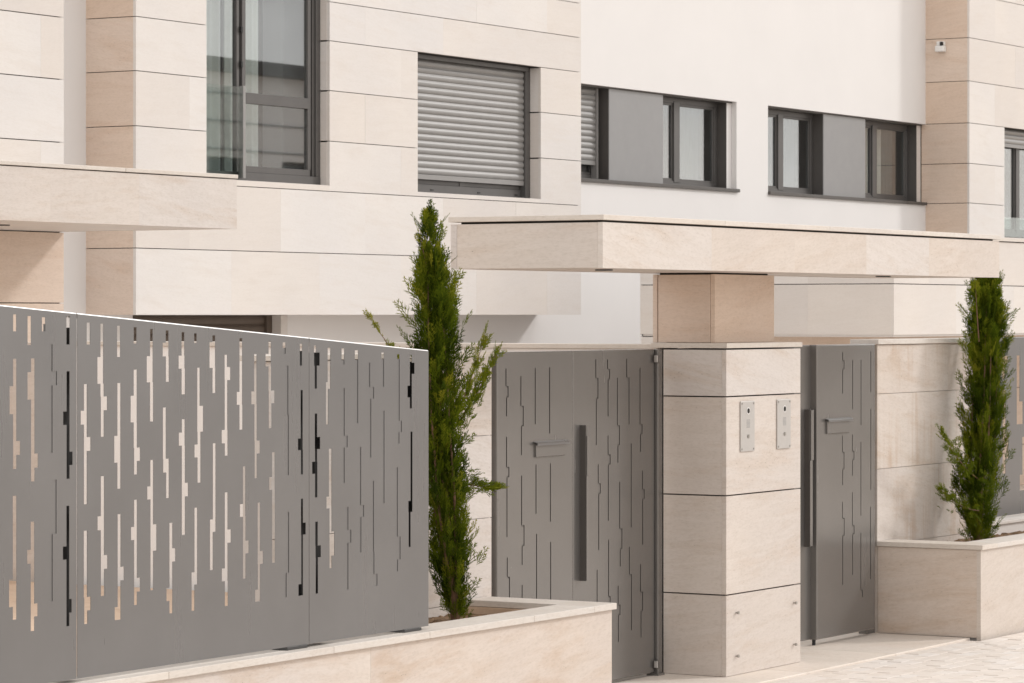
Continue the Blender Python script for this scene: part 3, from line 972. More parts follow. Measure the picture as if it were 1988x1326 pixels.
# free-standing porch block of the right house
PO = thing('entrance_porch', 'pale stone porch block seen between the pillar neck and the right cypress', 'porch', (35, 14.7, 0))
XV, YV, YB = 29.35, 13.284, 16.06
zv = [1.993, 2.489, 2.943]
clad(PO, 'L', XV, YV + 0.03, YB, zv, mat=M['stone_far'], cuts=[14.2, 15.13], g=0.008)
clad(PO, 'F', YV, XV, 42, zv, mat=M['stone_far'], length=1.5, g=0.008)
bx('porch_core', XV + 0.031, 42, YV + 0.031, YB - 0.01, 2.0, 2.94, M['joint'], PO)
bx('rear_panel', XV + 0.002, 42, YB - 0.009, YB + 0.006, 0.1, 2.945, M['stucco'], PO)
bx('coping', XV - 0.012, 42, YV - 0.018, YB + 0.01, 2.949, 2.98, M['coping'], PO)
bx('soffit', XV + 0.02, 42, YV + 0.02, YB - 0.02, 1.976, 1.9975, M['stone_far'], PO)
clad(PO, 'L', XV + 0.004, 15.62, YB, [0.1, 0.6, 1.3, 1.972], mat=M['stone_far'], length=2, g=0.008)
clad(PO, 'F', 15.59, XV + 0.004, 42, [0.1, 0.6, 1.3, 1.972], mat=M['stone_warm_shade'], length=1.5, g=0.008)
bx('rear_core', XV + 0.036, 42, 15.622, YB - 0.01, 0.1, 1.97, M['joint'], PO)

sen = thing('wall_sensor', 'small white alarm sensor with dark slit high on the right stone pier', 'sensor', (XR, 18.0, 5.70))
MB().box(XR - 0.10, XR, 17.945, 18.075, 5.72, 5.80).box(XR - 0.07, XR, 17.955, 18.065, 5.80, 5.86).build('housing', M['white'], sen, 0.012, seg=2)
bx('slit', XR - 0.104, XR - 0.06, 17.96, 18.0, 5.80, 5.85, M['lens'], sen, 0.003)

# --- entrance canopy of the left house
CL = thing('entrance_canopy', 'flat stone canopy projecting from the left house above the fence', 'canopy', (19.5, 16, 2.87))
for a, b in ((16.9, 18.0), (18.0, 19.02), (19.02, 20.08), (20.08, 21.338)):
    bx('fascia_panel', a + .0002, b - .0002, 15.29, 15.32, 2.866, 3.254, M['stone'], CL)
bx('core', 16.95, 21.31, 15.321, 16.995, 2.89, 3.255, M['joint'], CL)
bx('side_panel', 16.92, 16.949, 15.3205, 16.998, 2.866, 3.254, M['stone'], CL)
bx('side_panel', 21.311, 21.338, 15.3205, 16.998, 2.866, 3.254, M['stone'], CL, 0.0015)
for a, b in ((16.9, 18.4), (18.4, 19.9), (19.9, 21.345)):
    bx('cap_slab', a + .001, b - .001, 15.28, 16.998, 3.262, 3.292, M['coping'], CL, 0.003)
bx('soffit', 16.95, 21.31, 15.3215, 16.995, 2.868, 2.889, M['stone_far'], CL)
MB().tube((19.46, 16.1, 2.8675), (19.46, 16.1, 2.86), 0.055, n=20).build('downlight', M['dark'], CL)

# ------------------------------------------------------------------ garden wall between the plots
GW = thing('garden_wall', 'long white garden wall with thin stone coping behind the fence', 'wall', (18.07, 12, 0))
bx('wall_core', 17.95, 18.19, 9.70, 14.30, 0.0, 1.982, M['garden_white'], GW)
for i in range(4):
    bx('coping_slab', 17.93, 18.21, 9.70 + i * 1.155, 9.70 + (i + 1) * 1.155 - 0.002, 1.983, 2.012, M['coping'], GW, 0.002)
bx('end_pier', 17.94, 18.22, 14.40, 15.2, 0, 2.0, M['stone'], GW)

# ------------------------------------------------------------------ boundary walls behind the planters
BWL = thing('boundary_wall', 'stone boundary wall between the fence and the left gate, behind the tall cypress', 'wall', (14.8, 9.75, 0))
clad(BWL, 'F', 9.652, 13.76, 15.905, [0.0, 0.6, 1.06, 1.52, 1.958], length=1.2, g=0.003, mat=M['stone'])
bx('wall_core', 13.77, 15.905, 9.683, 9.83, 0, 1.956, M['stone_far'], BWL)
bx('coping_slab', 13.74, 15.915, 9.64, 9.85, 1.96, 1.988, M['coping'], BWL, 0.002)

BWR = thing('boundary_wall', 'stone boundary wall with drip stains right of the right gate', 'wall', (22, 9.7, 0))
clad(BWR, 'F', 9.622, 20.985, 22.95, [0.0, 0.60, 1.127, 1.646, 1.984], length=2.2, g=0.003, mat=M['stone_drip'])
bx('wall_core', 21.0, 22.93, 9.653, 9.80, 0, 1.982, M['stone_far'], BWR)
bx('coping_slab', 20.965, 22.96, 9.605, 9.82, 1.988, 2.022, M['coping'], BWR, 0.002)

# ------------------------------------------------------------------ planters
PL = thing('planter', 'long low stone planter wall carrying the slotted fence, soil bed at its right end', 'planter', (11, 8.95, 0))
YP = 8.845
clad(PL, 'F', YP, 5.0, 15.838, [-0.06, 0.586], cuts=[6.6, 8.3, 10.0, 11.7, 13.45], mat=M['stone_stain'], g=0.002)
bx('wall_core', 5.0, 15.808, YP + 0.031, 9.04, -0.06, 0.583, M['stone_far'], PL)
bx('side_panel', 15.809, 15.838, YP + 0.0305, 9.64, -0.06, 0.584, M['stone_stain'], PL)
bx('return_core', 15.63, 15.808, 9.041, 9.64, -0.06, 0.583, M['stone_far'], PL)
cj = [5.0, 6.45, 7.9, 9.3, 10.55, 11.8, 13.10, 13.95, 14.97, 15.609]
for a, b in zip(cj, cj[1:]):
    bx('coping_slab', a + .001, b - .001, 8.822, 9.055, 0.588, 0.622, M['coping'], PL, 0.002)
bx('coping_slab', 15.61, 15.855, 8.8225, 9.645, 0.5885, 0.6225, M['coping'], PL, 0.002)
def soil_bed(name, x0, x1, y0, y1, z, parent):
    m = MB()
    nx, ny = int((x1 - x0) / 0.04), max(4, int((y1 - y0) / 0.04))
    for i in range(nx + 1):
        for j in range(ny + 1):
            m.v.append((x0 + (x1 - x0) * i / nx, y0 + (y1 - y0) * j / ny, z + random.uniform(-0.014, 0.014)))
    for i in range(nx):
        for j in range(ny):
            a = i * (ny + 1) + j
            m.f.append((a, a + ny + 1, a + ny + 2, a + 1))
    return m.build(name, M['soil'], parent)
soil_bed('soil', 13.7, 15.60, 9.045, 9.648, 0.545, PL)
bx('inner_lining', 15.592, 15.628, 9.056, 9.645, 0.40, 0.586, M['terrace'], PL)
bx('inner_lining', 13.66, 13.70, 9.05, 9.645, 0.36, 0.58, M['terrace'], PL)

PR = thing('planter', 'low stone planter at the right edge with stained left face and small cypress', 'planter', (23.5, 9.2, 0))
bx('stone_panel', 20.982, 21.012, 8.884, 9.62, 0.0, 0.596, M['stone_stain'], PR, 0.0015)
clad(PR, 'F', 8.854, 20.982, 27, [-0.06, 0.597], length=1.6, g=0.002, mat=M['stone'])
bx('wall_core', 21.013, 27, 8.885, 9.06, -0.06, 0.594, M['stone_far'], PR)
bx('return_core', 21.013, 21.2, 9.061, 9.62, -0.06, 0.594, M['stone_far'], PR)
bx('coping_slab', 20.965, 21.235, 8.834, 9.62, 0.5985, 0.6305, M['coping'], PR, 0.002)
for a, b in ((21.236, 22.6), (22.6, 24.0), (24.0, 25.4), (25.4, 27)):
    bx('coping_slab', a + .001, b - .001, 8.8345, 9.075, 0.598, 0.63, M['coping'], PR, 0.002)
soil_bed('soil', 21.19, 27, 9.05, 9.63, 0.555, PR)
bx('inner_lining', 21.215, 21.25, 9.076, 9.62, 0.42, 0.597, M['terrace'], PR)
bx('rear_kerb', 22.96, 27, 9.62, 9.82, 0, 0.628, M['stone_far'], PR)
bx('coping_slab', 22.965, 27, 9.60, 9.84, 0.629, 0.652, M['coping'], PR, 0.002)

# ------------------------------------------------------------------ pillar between the gates
P = thing('gate_pillar', 'square stone pillar with two door entry plates between the grey gates', 'pillar', (18.44, 9.4, 0))
PX0, PX1, PY0, PY1 = 17.934, 18.956, 9.222, 9.654
zp = [0.0, 0.495, 1.097, 1.696, 1.984]
for i in range(4):
    a, b = zp[i] + (0.004 if i else 0.002), zp[i + 1] - 0.004
    bx('stone_panel', PX0, PX1, PY0, PY0 + 0.03, a, b, M['stone'], P, 0.0022, 2)
    bx('stone_panel', PX0 + 0.0005, PX0 + 0.03, PY0 + 0.0308, PY1, a, b, M['stone'], P, 0.0015)
    bx('stone_panel', PX1 - 0.03, PX1 - 0.0005, PY0 + 0.0308, PY1, a, b, M['stone'], P, 0.0015)
bx('core', PX0 + 0.031, PX1 - 0.031, PY0 + 0.031, PY1 + 0.02, 0.002, 1.985, M['joint'], P)
bx('cap_slab', PX0 - 0.012, PX1 + 0.008, PY0 - 0.01, PY1 + 0.08, 1.990, 2.021, M['coping'], P, 0.002)
UX0, UX1, UY0, UY1 = 18.017, 18.826, 9.342, 9.77
bx('neck_panel', UX0, UX1, UY0, UY0 + 0.03, 2.022, 2.440, M['stone_warm_shade'], P, 0.002)
bx('neck_panel', UX0 + .0005, UX0 + 0.03, UY0 + 0.032, UY1 - 0.034, 2.023, 2.438, M['stone_warm_shade'], P, 0.002)
bx('neck_panel', UX0 - 0.004, UX1, UY1 - 0.03, UY1, 2.022, 2.440, M['stone_warm_shade'], P, 0.002)
bx('neck_panel', UX1 - 0.03, UX1 - .0005, UY0 + 0.032, UY1 - 0.034, 2.023, 2.438, M['stone_warm_shade'], P, 0.002)
bx('neck_core', UX0 + 0.031, UX1 - 0.031, UY0 + 0.031, UY1 - 0.031, 2.022, 2.452, M['joint'], P)

# canopy across both gates
C = thing('gate_canopy', 'wide flat stone canopy resting on the pillar over both gates', 'canopy', (18.44, 9.3, 2.445))
k = 8.81 / 9.222
CX0, CX1, CY0, CY1 = 15.676, 21.20, 8.81, 9.778
CZ0, CZG, CZ1 = 2.446, 2.706, 2.735
cc = [CX0, 16.95, 18.03, 19.05, 20.02, CX1]
for a, b in zip(cc, cc[1:]):
    bx('fascia_panel', a + (.0002 if a != CX0 else 0), b - .0002, CY0, CY0 + 0.03, CZ0, CZG - 0.012, M['stone'], C)
bx('end_panel', CX0, CX0 + 0.03, CY0 + 0.0308, CY1 - 0.041, CZ0 + 0.0005, CZG - 0.0125, M['stone'], C, 0.0015)
bx('end_panel', CX0, CX0 + 0.04, CY1 - 0.04, CY1 - 0.0005, CZ0 + 0.0005, CZG - 0.0125, M['stone'], C, 0.0015)
bx('end_panel', CX1 - 0.03, CX1, CY0 + 0.0308, CY1 - 0.001, CZ0 + 0.0005, CZG - 0.0125, M['stone'], C, 0.0015)
bx('rear_panel', CX0 + 0.041, CX1 - 0.031, CY1 - 0.03, CY1, CZ0 + 0.0005, CZG - 0.0125, M['stone'], C, 0.0015)
bx('core', CX0 + 0.045, CX1 - 0.032, CY0 + 0.035, CY1 - 0.042, CZ0 + 0.03, CZG, M['joint'], C)
for a, b in ((CX0 + 0.031, 17.6), (17.6, 19.4), (19.4, CX1 - 0.031)):
    bx('soffit_panel', a + .0006, b - .0006, CY0 + 0.031, CY1 - 0.043, CZ0 + 0.004, CZ0 + 0.028, M['stone'], C)
for a, b in ((CX0 - 0.01, 17.1), (17.1, 18.5), (18.5, 19.9), (19.9, CX1 + 0.01)):
    bx('cap_slab', a + .0006, b - .0006, CY0 - 0.01, CY1 + 0.01, CZG, CZ1, M['coping'], C, 0.002)
for x in (16.42, 20.2):
    MB().tube((x, 9.22, CZ0 + 0.0035), (x, 9.22, CZ0 - 0.004), 0.05, n=24).build('downlight', M['dark'], C)

# entry plates
def plate(x0, x1, label):
    t = thing('entry_plate', label, 'intercom', ((x0 + x1) / 2, PY0, 1.36), 'door entry plates on the pillar')
    y = PY0 - 0.003
    bx('face_plate', x0, x1, y - 0.006, y + 0.002, 1.357, 1.665, M['plate'], t, 0.003, 2)
    cx_ = (x0 + x1) / 2 + 0.005
    MB().tube((cx_, y - 0.006, 1.605), (cx_, y - 0.009, 1.605), 0.016, n=20).build('camera_lens', M['lens'], t)
    MB().tube((cx_, y - 0.006, 1.605), (cx_, y - 0.0075, 1.605), 0.022, n=20).build('lens_ring', M['white'], t)
    for i in range(7):
        bx('speaker_slit', cx_ - 0.022, cx_ + 0.022, y - 0.0066, y - 0.006, 1.503 + i * 0.0075, 1.506 + i * 0.0075, M['panel'], t)
    MB().tube((cx_, y - 0.006, 1.449), (cx_, y - 0.010, 1.449), 0.012, n=16).build('call_button', M['stud'], t)
    for sx in (x0 + 0.014, x1 - 0.014):
        for sz in (1.372, 1.650):
            MB().tube((sx, y - 0.006, sz), (sx, y - 0.0085, sz), 0.006, n=10).build('screw', M['stud'], t)
plate(18.112, 18.298, 'left of the two metal door entry plates, nearer the pillar corner')
plate(18.612, 18.800, 'right of the two metal door entry plates, nearer the right gate')

for x, z, lab in ((18.061, 0.381, 'upper left steel stud at the foot of the pillar'), (18.858, 0.382, 'upper right steel stud at the foot of the pillar'), (18.061, 0.118, 'lower left steel stud at the foot of the pillar'), (18.858, 0.121, 'lower right steel stud at the foot of the pillar')):
    m = MB()
    m.tube((x, PY0 + 0.002, z), (x, PY0 - 0.016, z), 0.005, n=10).tube((x, PY0 - 0.012, z), (x, PY0 - 0.022, z), 0.0095, n=12)
    tag(m.build('wall_stud', M['stud'], None), lab, 'stud', 'steel studs on the pillar foot')

# ------------------------------------------------------------------ gates
def leaf(name, t, x0, x1, z0, z1, y, grooves, depth=0.045, mat=None):
    """closed box with a grooved front sheet: folded edges, sheet, dark groove backing"""
    mat = mat or M['gate']
    r = 0.008
    holes = [groove_poly(g) for g in grooves]
    sheet('front_sheet', [(x0 + r, z0 + r), (x1 - r, z0 + r), (x1 - r, z1 - r), (x0 + r, z1 - r)], holes, y, 0.003, mat, t)
    bx('back_box', x0 + 0.003, x1 - 0.003, y + 0.0065, y + depth, z0 + 0.004, z1 - 0.004, mat, t)
    f = MB()
    arc = [(r * (1 - math.cos(a)), r * math.sin(a)) for a in [math.pi / 2 * i / 5 for i in range(6)]]   # (dy, outward)
    n = len(arc)
    def edge(p0, p1, o0, o1):
        k = len(f.v)
        for p, o in ((p0, o0), (p1, o1)):
            for dy, d_ in arc:
                f.v.append((p[0] + o[0] * d_, y + dy, p[1] + o[1] * d_))
            f.v.append((p[0] + o[0] * r, y + depth, p[1] + o[1] * r))
        for i in range(n):
            f.f.append((k + i, k + n + 1 + i, k + n + 2 + i, k + i + 1))
    a, b, c, d_ = (x0 + r, z0 + r), (x1 - r, z0 + r), (x1 - r, z1 - r), (x0 + r, z1 - r)
    edge(a, b, (-1, -1), (1, -1))
    edge(b, c, (1, -1), (1, 1))
    edge(c, d_, (1, 1), (-1, 1))
    edge(d_, a, (-1, 1), (-1, -1))
    o = f.build('folded_edge', mat, t, smooth=True)
    bm = bmesh.new(); bm.from_mesh(o.data); bmesh.ops.recalc_face_normals(bm, faces=bm.faces[:]); bm.to_mesh(o.data); bm.free()

def letter(t, x0, x1, z0, z1, y):
    b = bx('letter_box', x0 + 0.012, x1 - 0.03, y - 0.012, y + 0.004, z0, z1 - 0.012, M['gate'], t, 0.002)
    m = MB()
    m.strip([(0.002, 0.0), (-0.022, -0.006), (-0.028, -0.012), (-0.028, -0.024), (-0.024, -0.024), (-0.024, -0.014), (-0.018, -0.010), (0.002, -0.004)], (x0, y, z1), (x1, y, z1), True)
    m.f += [tuple(range(7, -1, -1)), tuple(range(8, 16))]
    m.build('flap', M['grey'], b)

def handle(t, x, z0, z1, y, parts):
    """tall pull fin set on the leaf, its front edge coloured lighter as if lit, stepping sideways along the length"""
    h = bx('handle', x, x + 0.014, y - 0.040, y + 0.001, z0, z1, M['pull'], t, 0.0015)
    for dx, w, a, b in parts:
        bx('lit_strip', x + dx, x + dx + w, y - 0.047, y - 0.0405, a, b, M['gate'], h, 0.001)  # lighter than the fin: light on the front edge put into the colour

GL = thing('side_panel', 'fixed grey gate side panel with letter slot left of the left gate', 'gate panel', (16.35, 9.62, 0))
leaf('p', GL, 15.942, 16.797, 0.042, 1.984, 9.638, [[(x + 0.025, p, q) for x, p, q in g] for g in GATE_LM])
letter(GL, 16.344, 16.715, 1.380, 1.470, 9.638)
GD = thing('entrance_gate', 'left grey metal gate leaf with tall dark pull handle beside the pillar', 'gate', (17.3, 9.64, 0))
leaf('p', GD, 16.802, 17.800, 0.018, 1.984, 9.642, [[(x + 0.028, p, q) for x, p, q in g] for g in GATE_LD if max(s[0] for s in g) < 17.74])
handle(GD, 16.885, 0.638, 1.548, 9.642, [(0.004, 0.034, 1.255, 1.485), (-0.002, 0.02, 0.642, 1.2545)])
bx('hinge_post', 17.806, 17.862, 9.622, 9.68, 0.0, 1.984, M['gate'], GD, 0.003)
for z in (0.045, 1.90):
    bx('hinge', 17.780, 17.806, 9.612, 9.645, z, z + 0.05, M['pull'], GD, 0.004)
    bx('hinge_pin', 17.770, 17.781, 9.607, 9.63, z + 0.005, z + 0.045, M['plate'], GD, 0.002)
bx('base_shoe', 17.785, 17.868, 9.61, 9.69, 0.0005, 0.014, M['gate'], GD)

GR = thing('entrance_gate', 'right grey metal gate leaf half hidden behind the pillar, with stepped pull handle', 'gate', (19.5, 9.64, 0))
leaf('p', GR, 19.0, 19.985, 0.04, 1.992, 9.622, [])
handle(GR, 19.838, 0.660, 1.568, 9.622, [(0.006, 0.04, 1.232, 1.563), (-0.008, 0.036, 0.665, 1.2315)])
MB().tube((19.965, 9.615, 0.001), (19.965, 9.615, 0.06), 0.012, n=10).build('drop_bolt', M['black'], GR)
bx('hinge_post', 18.965, 18.995, 9.61, 9.68, 0.0, 1.985, M['gate'], GR)
GP = thing('side_panel', 'thick grey gate side panel with letter slot left of the right planter', 'gate panel', (20.5, 9.6, 0))
leaf('p', GP, 19.929, 20.848, 0.04, 1.992, 9.575, GATE_R, depth=0.09)
bx('jamb_post', 20.852, 20.975, 9.635, 9.70, 0.0, 1.985, M['gate'], GP)
letter(GP, 20.055, 20.44, 1.400, 1.502, 9.575)

# ------------------------------------------------------------------ left fence
FE = thing('slotted_fence', 'long grey sheet metal fence with vertical slots on the planter wall at left', 'fence', (12, 8.9, 0.622))
YF = 8.90
def ftop(x):
    return 2.2355 - (x - 10.741) * 0.0660
FX = [(5.30, 8.296), (8.30, 11.248), (11.253, 13.003), (13.007, 14.062)]
# the same slots go on to the left, out of the picture
def shifted(dx, lo, hi):
    res = []
    for s in FENCE_B:
        st = [(a - dx, b - dx, c, d_) for a, b, c, d_ in s]
        if min(q[0] for q in st) > lo and max(q[1] for q in st) < hi:
            res.append(st)
    return res
extra = shifted(2.15, 9.14, 10.72) + shifted(2.87, 8.36, 9.12)
far = shifted(4.75, 6.50, 8.25) + shifted(5.90, 5.36, 6.49)
for (x0, x1), sl in zip(FX, (far, FENCE_A[1:] + extra, FENCE_B, FENCE_C)):
    r = 0.0055
    xe = x1 - r if x1 > 14 else x1
    holes = [slot_poly(s) for s in sl]
    sheet('fence_panel', [(x0, 0.638), (xe, 0.638), (xe, ftop(xe) - r), (x0, ftop(x0) - r)], holes, YF, 0.002, M['grey'], FE)
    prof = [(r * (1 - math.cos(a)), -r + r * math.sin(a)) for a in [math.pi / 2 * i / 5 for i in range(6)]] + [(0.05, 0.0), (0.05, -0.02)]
    MB().strip(prof, (x0, YF, ftop(x0)), (xe, YF, ftop(xe))).build('top_fold', M['lit_fold'], FE, smooth=True)
m = MB()
xe = 14.062 - 0.0055
arc = [(0.009 * math.sin(a), 0.009 * (1 - math.cos(a))) for a in [math.pi / 2 * i / 5 for i in range(6)]] + [(0.009, 0.05)]
for z in (0.638, ftop(xe) - 0.006):
    for dx, dy in arc:
        m.v.append((xe + dx, YF + dy, z))
n = len(arc)
m.f = [(i, i + 1, n + i + 1, n + i) for i in range(n - 1)]
m.build('side_fold', M['grey'], FE, smooth=True)
for x0, x1 in ((11.19, 11.305), (12.962, 13.065), (13.085, 13.20), (13.925, 14.02)):
    bx('post', x0, x1, 8.945, 8.995, 0.64, ftop(x1) - 0.06, M['black'], FE)
for x0, x1 in ((11.03, 11.135), (12.765, 12.885), (13.262, 13.845)):
    bx('backing_plate', x0, x1, 8.9027, 8.906, 0.66, ftop(x1) - 0.055, M['grey'], FE)
for x0, x1 in ((5.6, 5.76), (7.2, 7.36), (8.6, 8.76), (10.4, 10.56), (12.815, 12.985), (13.828, 13.985)):
    bx('foot', x0, x1, 8.893, 9.04, 0.6225, 0.6375, M['dark'], FE, 0.002)

# right fence behind the right planter
FR = thing('slotted_fence', 'short piece of grey slotted fence behind the cypress at the right edge', 'fence', (24.5, 9.7, 0.652))
rep = []
for dx in (0.0, 0.62, 1.3, 1.95, 2.6):
    for s in FENCE_R:
        rep.append([(a + dx, b + dx, c, d_) for a, b, c, d_ in s])
sheet('fence_panel', [(22.98, 0.675), (26.5, 0.675), (26.5, 2.018), (22.98, 2.018)], [slot_poly(s) for s in rep], 9.70, 0.004, M['grey'], FR)
MB().strip([(0, -0.003), (0.004, 0.004), (0.05, 0.004), (0.05, -0.02)], (22.98, 9.70, 2.018), (26.5, 9.70, 2.018)).build('top_fold', M['grey'], FR)
for x in (23.05, 24.2, 25.4):
    bx('foot', x, x + 0.16, 9.695, 9.80, 0.6525, 0.6745, M['dark'], FR)
for x in (23.1, 24.6, 26.0):
    bx('post', x, x + 0.05, 9.745, 9.79, 0.675, 1.97, M['black'], FR)

# ------------------------------------------------------------------ cypresses
def cypress(label, axis, radius, z0, z1, shoots, n_fronds, seed, tips=26, sparse=0.33, slim=0.80):
    """axis(t) -> centre, radius(t) -> crown radius, t from foot to tip; crown of upright flat sprays of scale-leaf twigs"""
    rnd = random.Random(seed)
    base = axis(0.0)
    full = radius
    radius = lambda t: full(t) * slim
    t_ = thing('cypress_tree', label, 'tree', tuple(base))
    V, Fc, tone = [], [], []

    def blade(p, d, side, ln, w, tn):
        """a tapering twig of scale leaves: thin folded diamond"""
        k = len(V)
        nrm = d.cross(side).normalized() * (w * 0.5)
        mid = p + d * (ln * 0.45)
        V.extend((tuple(p), tuple(mid + side * w + nrm * 0), tuple(p + d * ln), tuple(mid - side * w), tuple(mid + nrm)))
        Fc.extend(((k, k + 1, k + 4), (k + 1, k + 2, k + 4), (k + 2, k + 3, k + 4), (k + 3, k, k + 4)))
        tone.extend([tn] * 4 + [min(1, tn + 0.05)])

    def frond(p, d, size, tn):
        d = d.normalized()
        side = d.orthogonal().normalized()
        side.rotate(Matrix.Rotation(rnd.uniform(0, 6.283), 3, d))
        n = 5 + int(size / 0.018)
        blade(p, d, side, size, 0.0026, tn)
        for i in range(n):
            u = (i + 0.6) / (n + 0.5)
            s = 1 if i % 2 else -1
            ang = R(rnd.uniform(24, 46))
            dd = (d * math.cos(ang) + side * (s * math.sin(ang)) + Vector((rnd.uniform(-.15, .15), rnd.uniform(-.15, .15), rnd.uniform(0, .2)))).normalized()
            ln = size * (0.58 - 0.36 * u) * rnd.uniform(0.75, 1.25)
            q = p + d * (size * u)
            tt = min(1.0, max(0.0, tn + rnd.uniform(-0.08, 0.12) + 0.15 * u))
            blade(q, dd, side, ln, 0.0030, tt)
            if ln > 0.022:
                for s2 in (-1, 1):
                    a2 = R(rnd.uniform(24, 44))
                    d2 = (dd * math.cos(a2) + side * (s2 * math.sin(a2)) + Vector((0, 0, .1))).normalized()
                    blade(q + dd * (ln * rnd.uniform(.3, .6)), d2, side, ln * 0.5, 0.0027, min(1, tt + 0.1))

    # clump centres: light and dark tufts along upright stems
    for i in range(n_fronds):
        t = rnd.random() ** 0.92
        c, rad = axis(t), radius(t)
        if t > 0.87 and rnd.random() > sparse:
            continue
        az = rnd.uniform(0, 6.283)
        # lumpy outline
        lump = 0.78 + 0.22 * math.sin(5 * az + 17 * t + seed) + 0.16 * math.sin(9 * az - 31 * t)
        rr = rad * lump * (rnd.random() ** 0.55)
        o = Vector((math.cos(az), math.sin(az), 0))
        p = c + o * rr
        tilt = rnd.uniform(0.05, 0.5) * (0.5 + 0.7 * rr / max(rad, .01))
        d = (Vector((0, 0, 1)) + o * tilt + Vector((rnd.uniform(-.14, .14), rnd.uniform(-.14, .14), 0)))
        cl = 0.5 + 0.5 * math.sin(23 * t + 3 * math.sin(2 * az + seed) + 4 * az)
        tn = 0.10 + 0.42 * cl + rnd.uniform(-.12, .2)
        if rnd.random() < 0.12 and rr > rad * 0.55:
            p, d = p + o * rnd.uniform(0.0, 0.035), d + o * 0.5
            tn += 0.15
        frond(p, d, rnd.uniform(0.06, 0.14) * (0.75 if t > 0.85 else 1.0), max(0, tn))
    wood = MB()
    # leader above the crown
    for i in range(9):
        a, b = axis(i / 9), axis((i + 1) / 9)
        wood.tube(a, b, 0.028 * (1 - i / 9.5), 0.028 * (1 - (i + 1) / 9.5), n=8, cap=False)
    for s in range(5):
        az = 6.283 * s / 5 + rnd.random()
        o = Vector((math.cos(az), math.sin(az), 0))
        pts = [axis(u) + o * (radius(u) * 0.55 * min(1, 4 * u)) for u in (0.02, 0.12, 0.3, 0.5, 0.7, 0.85)]
        for i in range(5):
            wood.tube(pts[i], pts[i + 1], 0.012 - 0.002 * i, 0.010 - 0.002 * i, n=5, cap=False)
    # shoots that leave the outline
    for (p0, p1, w, nn, tn) in shoots:
        p0, p1 = Vector(p0), Vector(p1)
        d = p1 - p0
        bow = Vector((0, 0, -0.06 * d.length))
        def at_(u):
            return p0 + d * u + bow * (4 * u * (1 - u))
        for i in range(6):
            wood.tube(at_(i / 6), at_((i + 1) / 6), 0.006 * (1 - i / 7), 0.006 * (1 - (i + 1) / 7), n=5, cap=False)
        for i in range(nn):
            u = rnd.random()
            q = at_(u) + Vector((rnd.gauss(0, 1), rnd.gauss(0, 1), rnd.gauss(0, 1))) * (w * (1 - 0.85 * u) * 0.6)
            dd = d.normalized() * 1.1 + Vector((rnd.uniform(-.32, .32), rnd.uniform(-.32, .32), rnd.uniform(0, .45)))
            frond(q, dd, rnd.uniform(0.045, 0.085), tn + rnd.uniform(-.1, .15) + 0.2 * u)
    # tip
    tip = axis(1.0)
    for i in range(tips):
        u = i / tips
        q = axis(1.0 - 0.10 * u) + Vector((rnd.gauss(0, .008), rnd.gauss(0, .008), 0)) * (1 + 2 * u)
        frond(q, Vector((rnd.uniform(-.5, .5), rnd.uniform(-.5, .5), 1)), rnd.uniform(0.03, 0.06), 0.55 + rnd.uniform(-.1, .3))
    wood.build('trunk', M['bark'], t_, smooth=True)
    org = WO[t_.name]
    me = bpy.data.meshes.new('crown')
    me.from_pydata([(a - org.x, b - org.y, c - org.z) for a, b, c in V], [], Fc)
    a_ = me.attributes.new('tone', 'FLOAT', 'POINT')
    a_.data.foreach_set('value', tone)
    me.materials.append(M['leaf'])
    o = bpy.data.objects.new('crown', me)
    COL.objects.link(o)
    o.parent = t_
    return t_

def lerp_table(tab):
    def f(t):
        for (a, va), (b, vb) in zip(tab, tab[1:]):
            if t <= b:
                w = (t - a) / (b - a)
                return va + (vb - va) * w
        return tab[-1][1]
    return f

def axis_of(pts):
    f = lerp_table([(t, Vector(p)) for t, p in pts])
    return f

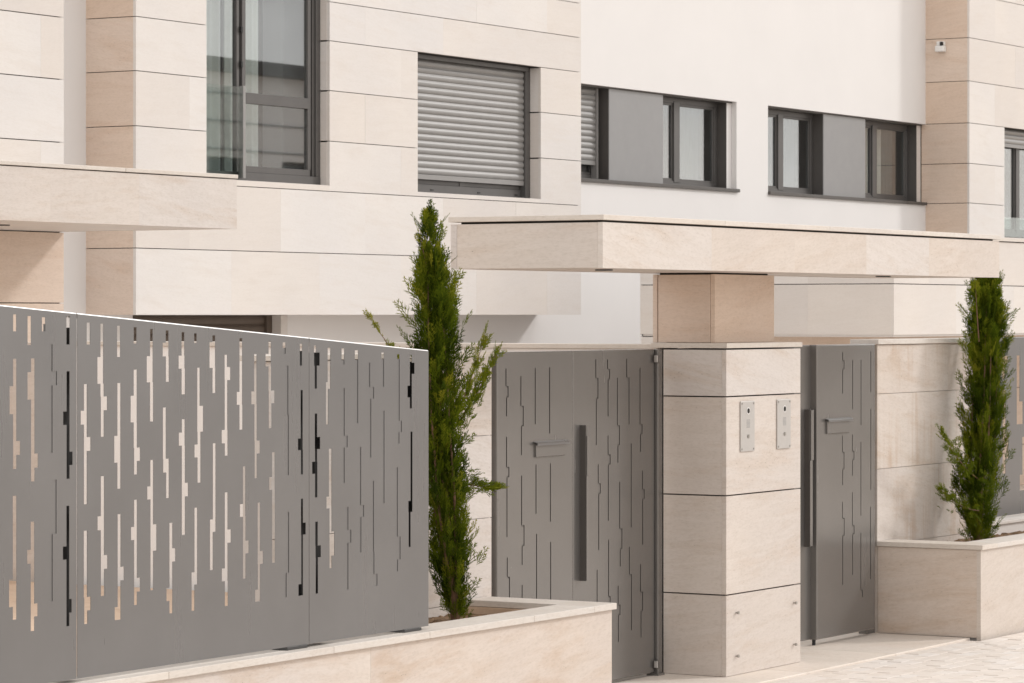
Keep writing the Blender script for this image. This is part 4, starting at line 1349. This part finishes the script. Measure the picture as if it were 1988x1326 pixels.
cypress('tall slender green cypress rising behind the right end of the left fence',
        axis_of([(0, (15.154, 9.42, 0.55)), (.2, (15.055, 9.40, .988)), (.39, (14.95, 9.38, 1.404)), (.575, (14.878, 9.36, 1.815)), (.76, (14.826, 9.35, 2.223)), (.885, (14.785, 9.34, 2.494)), (1, (14.735, 9.33, 2.70))]),
        lerp_table([(0, .06), (.05, .11), (.15, .155), (.25, .15), (.39, .13), (.5, .15), (.6, .13), (.72, .135), (.80, .105), (.87, .075), (.93, .045), (.97, .028), (1, .010)]),
        0.55, 2.749,
        [((14.93, 9.33, 1.55), (15.34, 9.28, 1.98), .07, 120, .42), ((14.95, 9.33, 1.6), (15.29, 9.32, 2.075), .06, 80, .5),
         ((14.98, 9.36, 1.33), (15.21, 9.2, 1.275), .07, 80, .4), ((14.72, 9.33, 1.85), (14.13, 9.30, 2.185), .035, 40, .6),
         ((14.86, 9.35, 2.1), (15.035, 9.35, 2.37), .05, 50, .45), ((14.79, 9.34, 2.35), (14.70, 9.36, 2.62), .04, 20, .5), ((14.79, 9.34, 2.42), (14.86, 9.33, 2.63), .03, 16, .5)],
        2150, 5)
cypress('bushy dark green cypress in the right planter under the canopy end',
        axis_of([(0, (22.143, 9.36, 0.55)), (.15, (22.106, 9.36, .907)), (.33, (22.237, 9.36, 1.308)), (.58, (22.274, 9.36, 1.863)), (.88, (22.331, 9.37, 2.382)), (1, (22.315, 9.38, 2.52))]),
        lerp_table([(0, .06), (.05, .13), (.16, .215), (.3, .185), (.45, .18), (.6, .165), (.75, .14), (.88, .105), (.96, .07), (1, .03)]),
        0.55, 2.82,
        [((22.05, 9.32, 1.02), (21.39, 9.33, 1.40), .10, 120, .4), ((22.0, 9.3, .8), (21.43, 9.35, .98), .10, 90, .35),
         ((22.38, 9.36, 1.9), (22.63, 9.4, 2.42), .06, 70, .5), ((22.40, 9.36, 1.7), (22.69, 9.4, 2.24), .06, 60, .5), ((22.15, 9.36, 2.0), (22.08, 9.36, 2.45), .05, 24, .45)],
        2600, 9, tips=0, sparse=1.0, slim=0.85)

# ------------------------------------------------------------------ house across the street (mirrored in the panes)
OH = thing('row_house', 'pale house across the street, seen only as a reflection in the balcony door', 'house', (62, -10, 0))
ow = [(x, x + 1.6, z, z + 1.5) for z in (1.2, 4.2) for x in (56.5, 59.6, 62.7, 65.8)]
solid('wall', OH, M['stucco'], 54.5, 69.6, -9.4, -8.0, -0.08, 7.6, ow)
for z in [0.9 + 0.62 * i for i in range(11)]:
    bx('string_course', 54.48, 69.62, -7.998, -7.97, z, z + 0.035, M['panel'], OH)
for w in ow:
    f_ = bx('window', w[0], w[1], -8.35, -8.3, w[2], w[3], M['frame'], OH)
    bx('pane', w[0] + 0.08, w[1] - 0.08, -8.295, -8.285, w[2] + 0.08, w[3] - 0.08, M['lens'], f_)
bx('roof', 54.2, 69.9, -16, -7.7, 7.61, 7.9, M['dark'], OH)
bx('rear_wall', 54.5, 69.6, -15.8, -15.6, -0.08, 7.6, M['stucco'], OH)
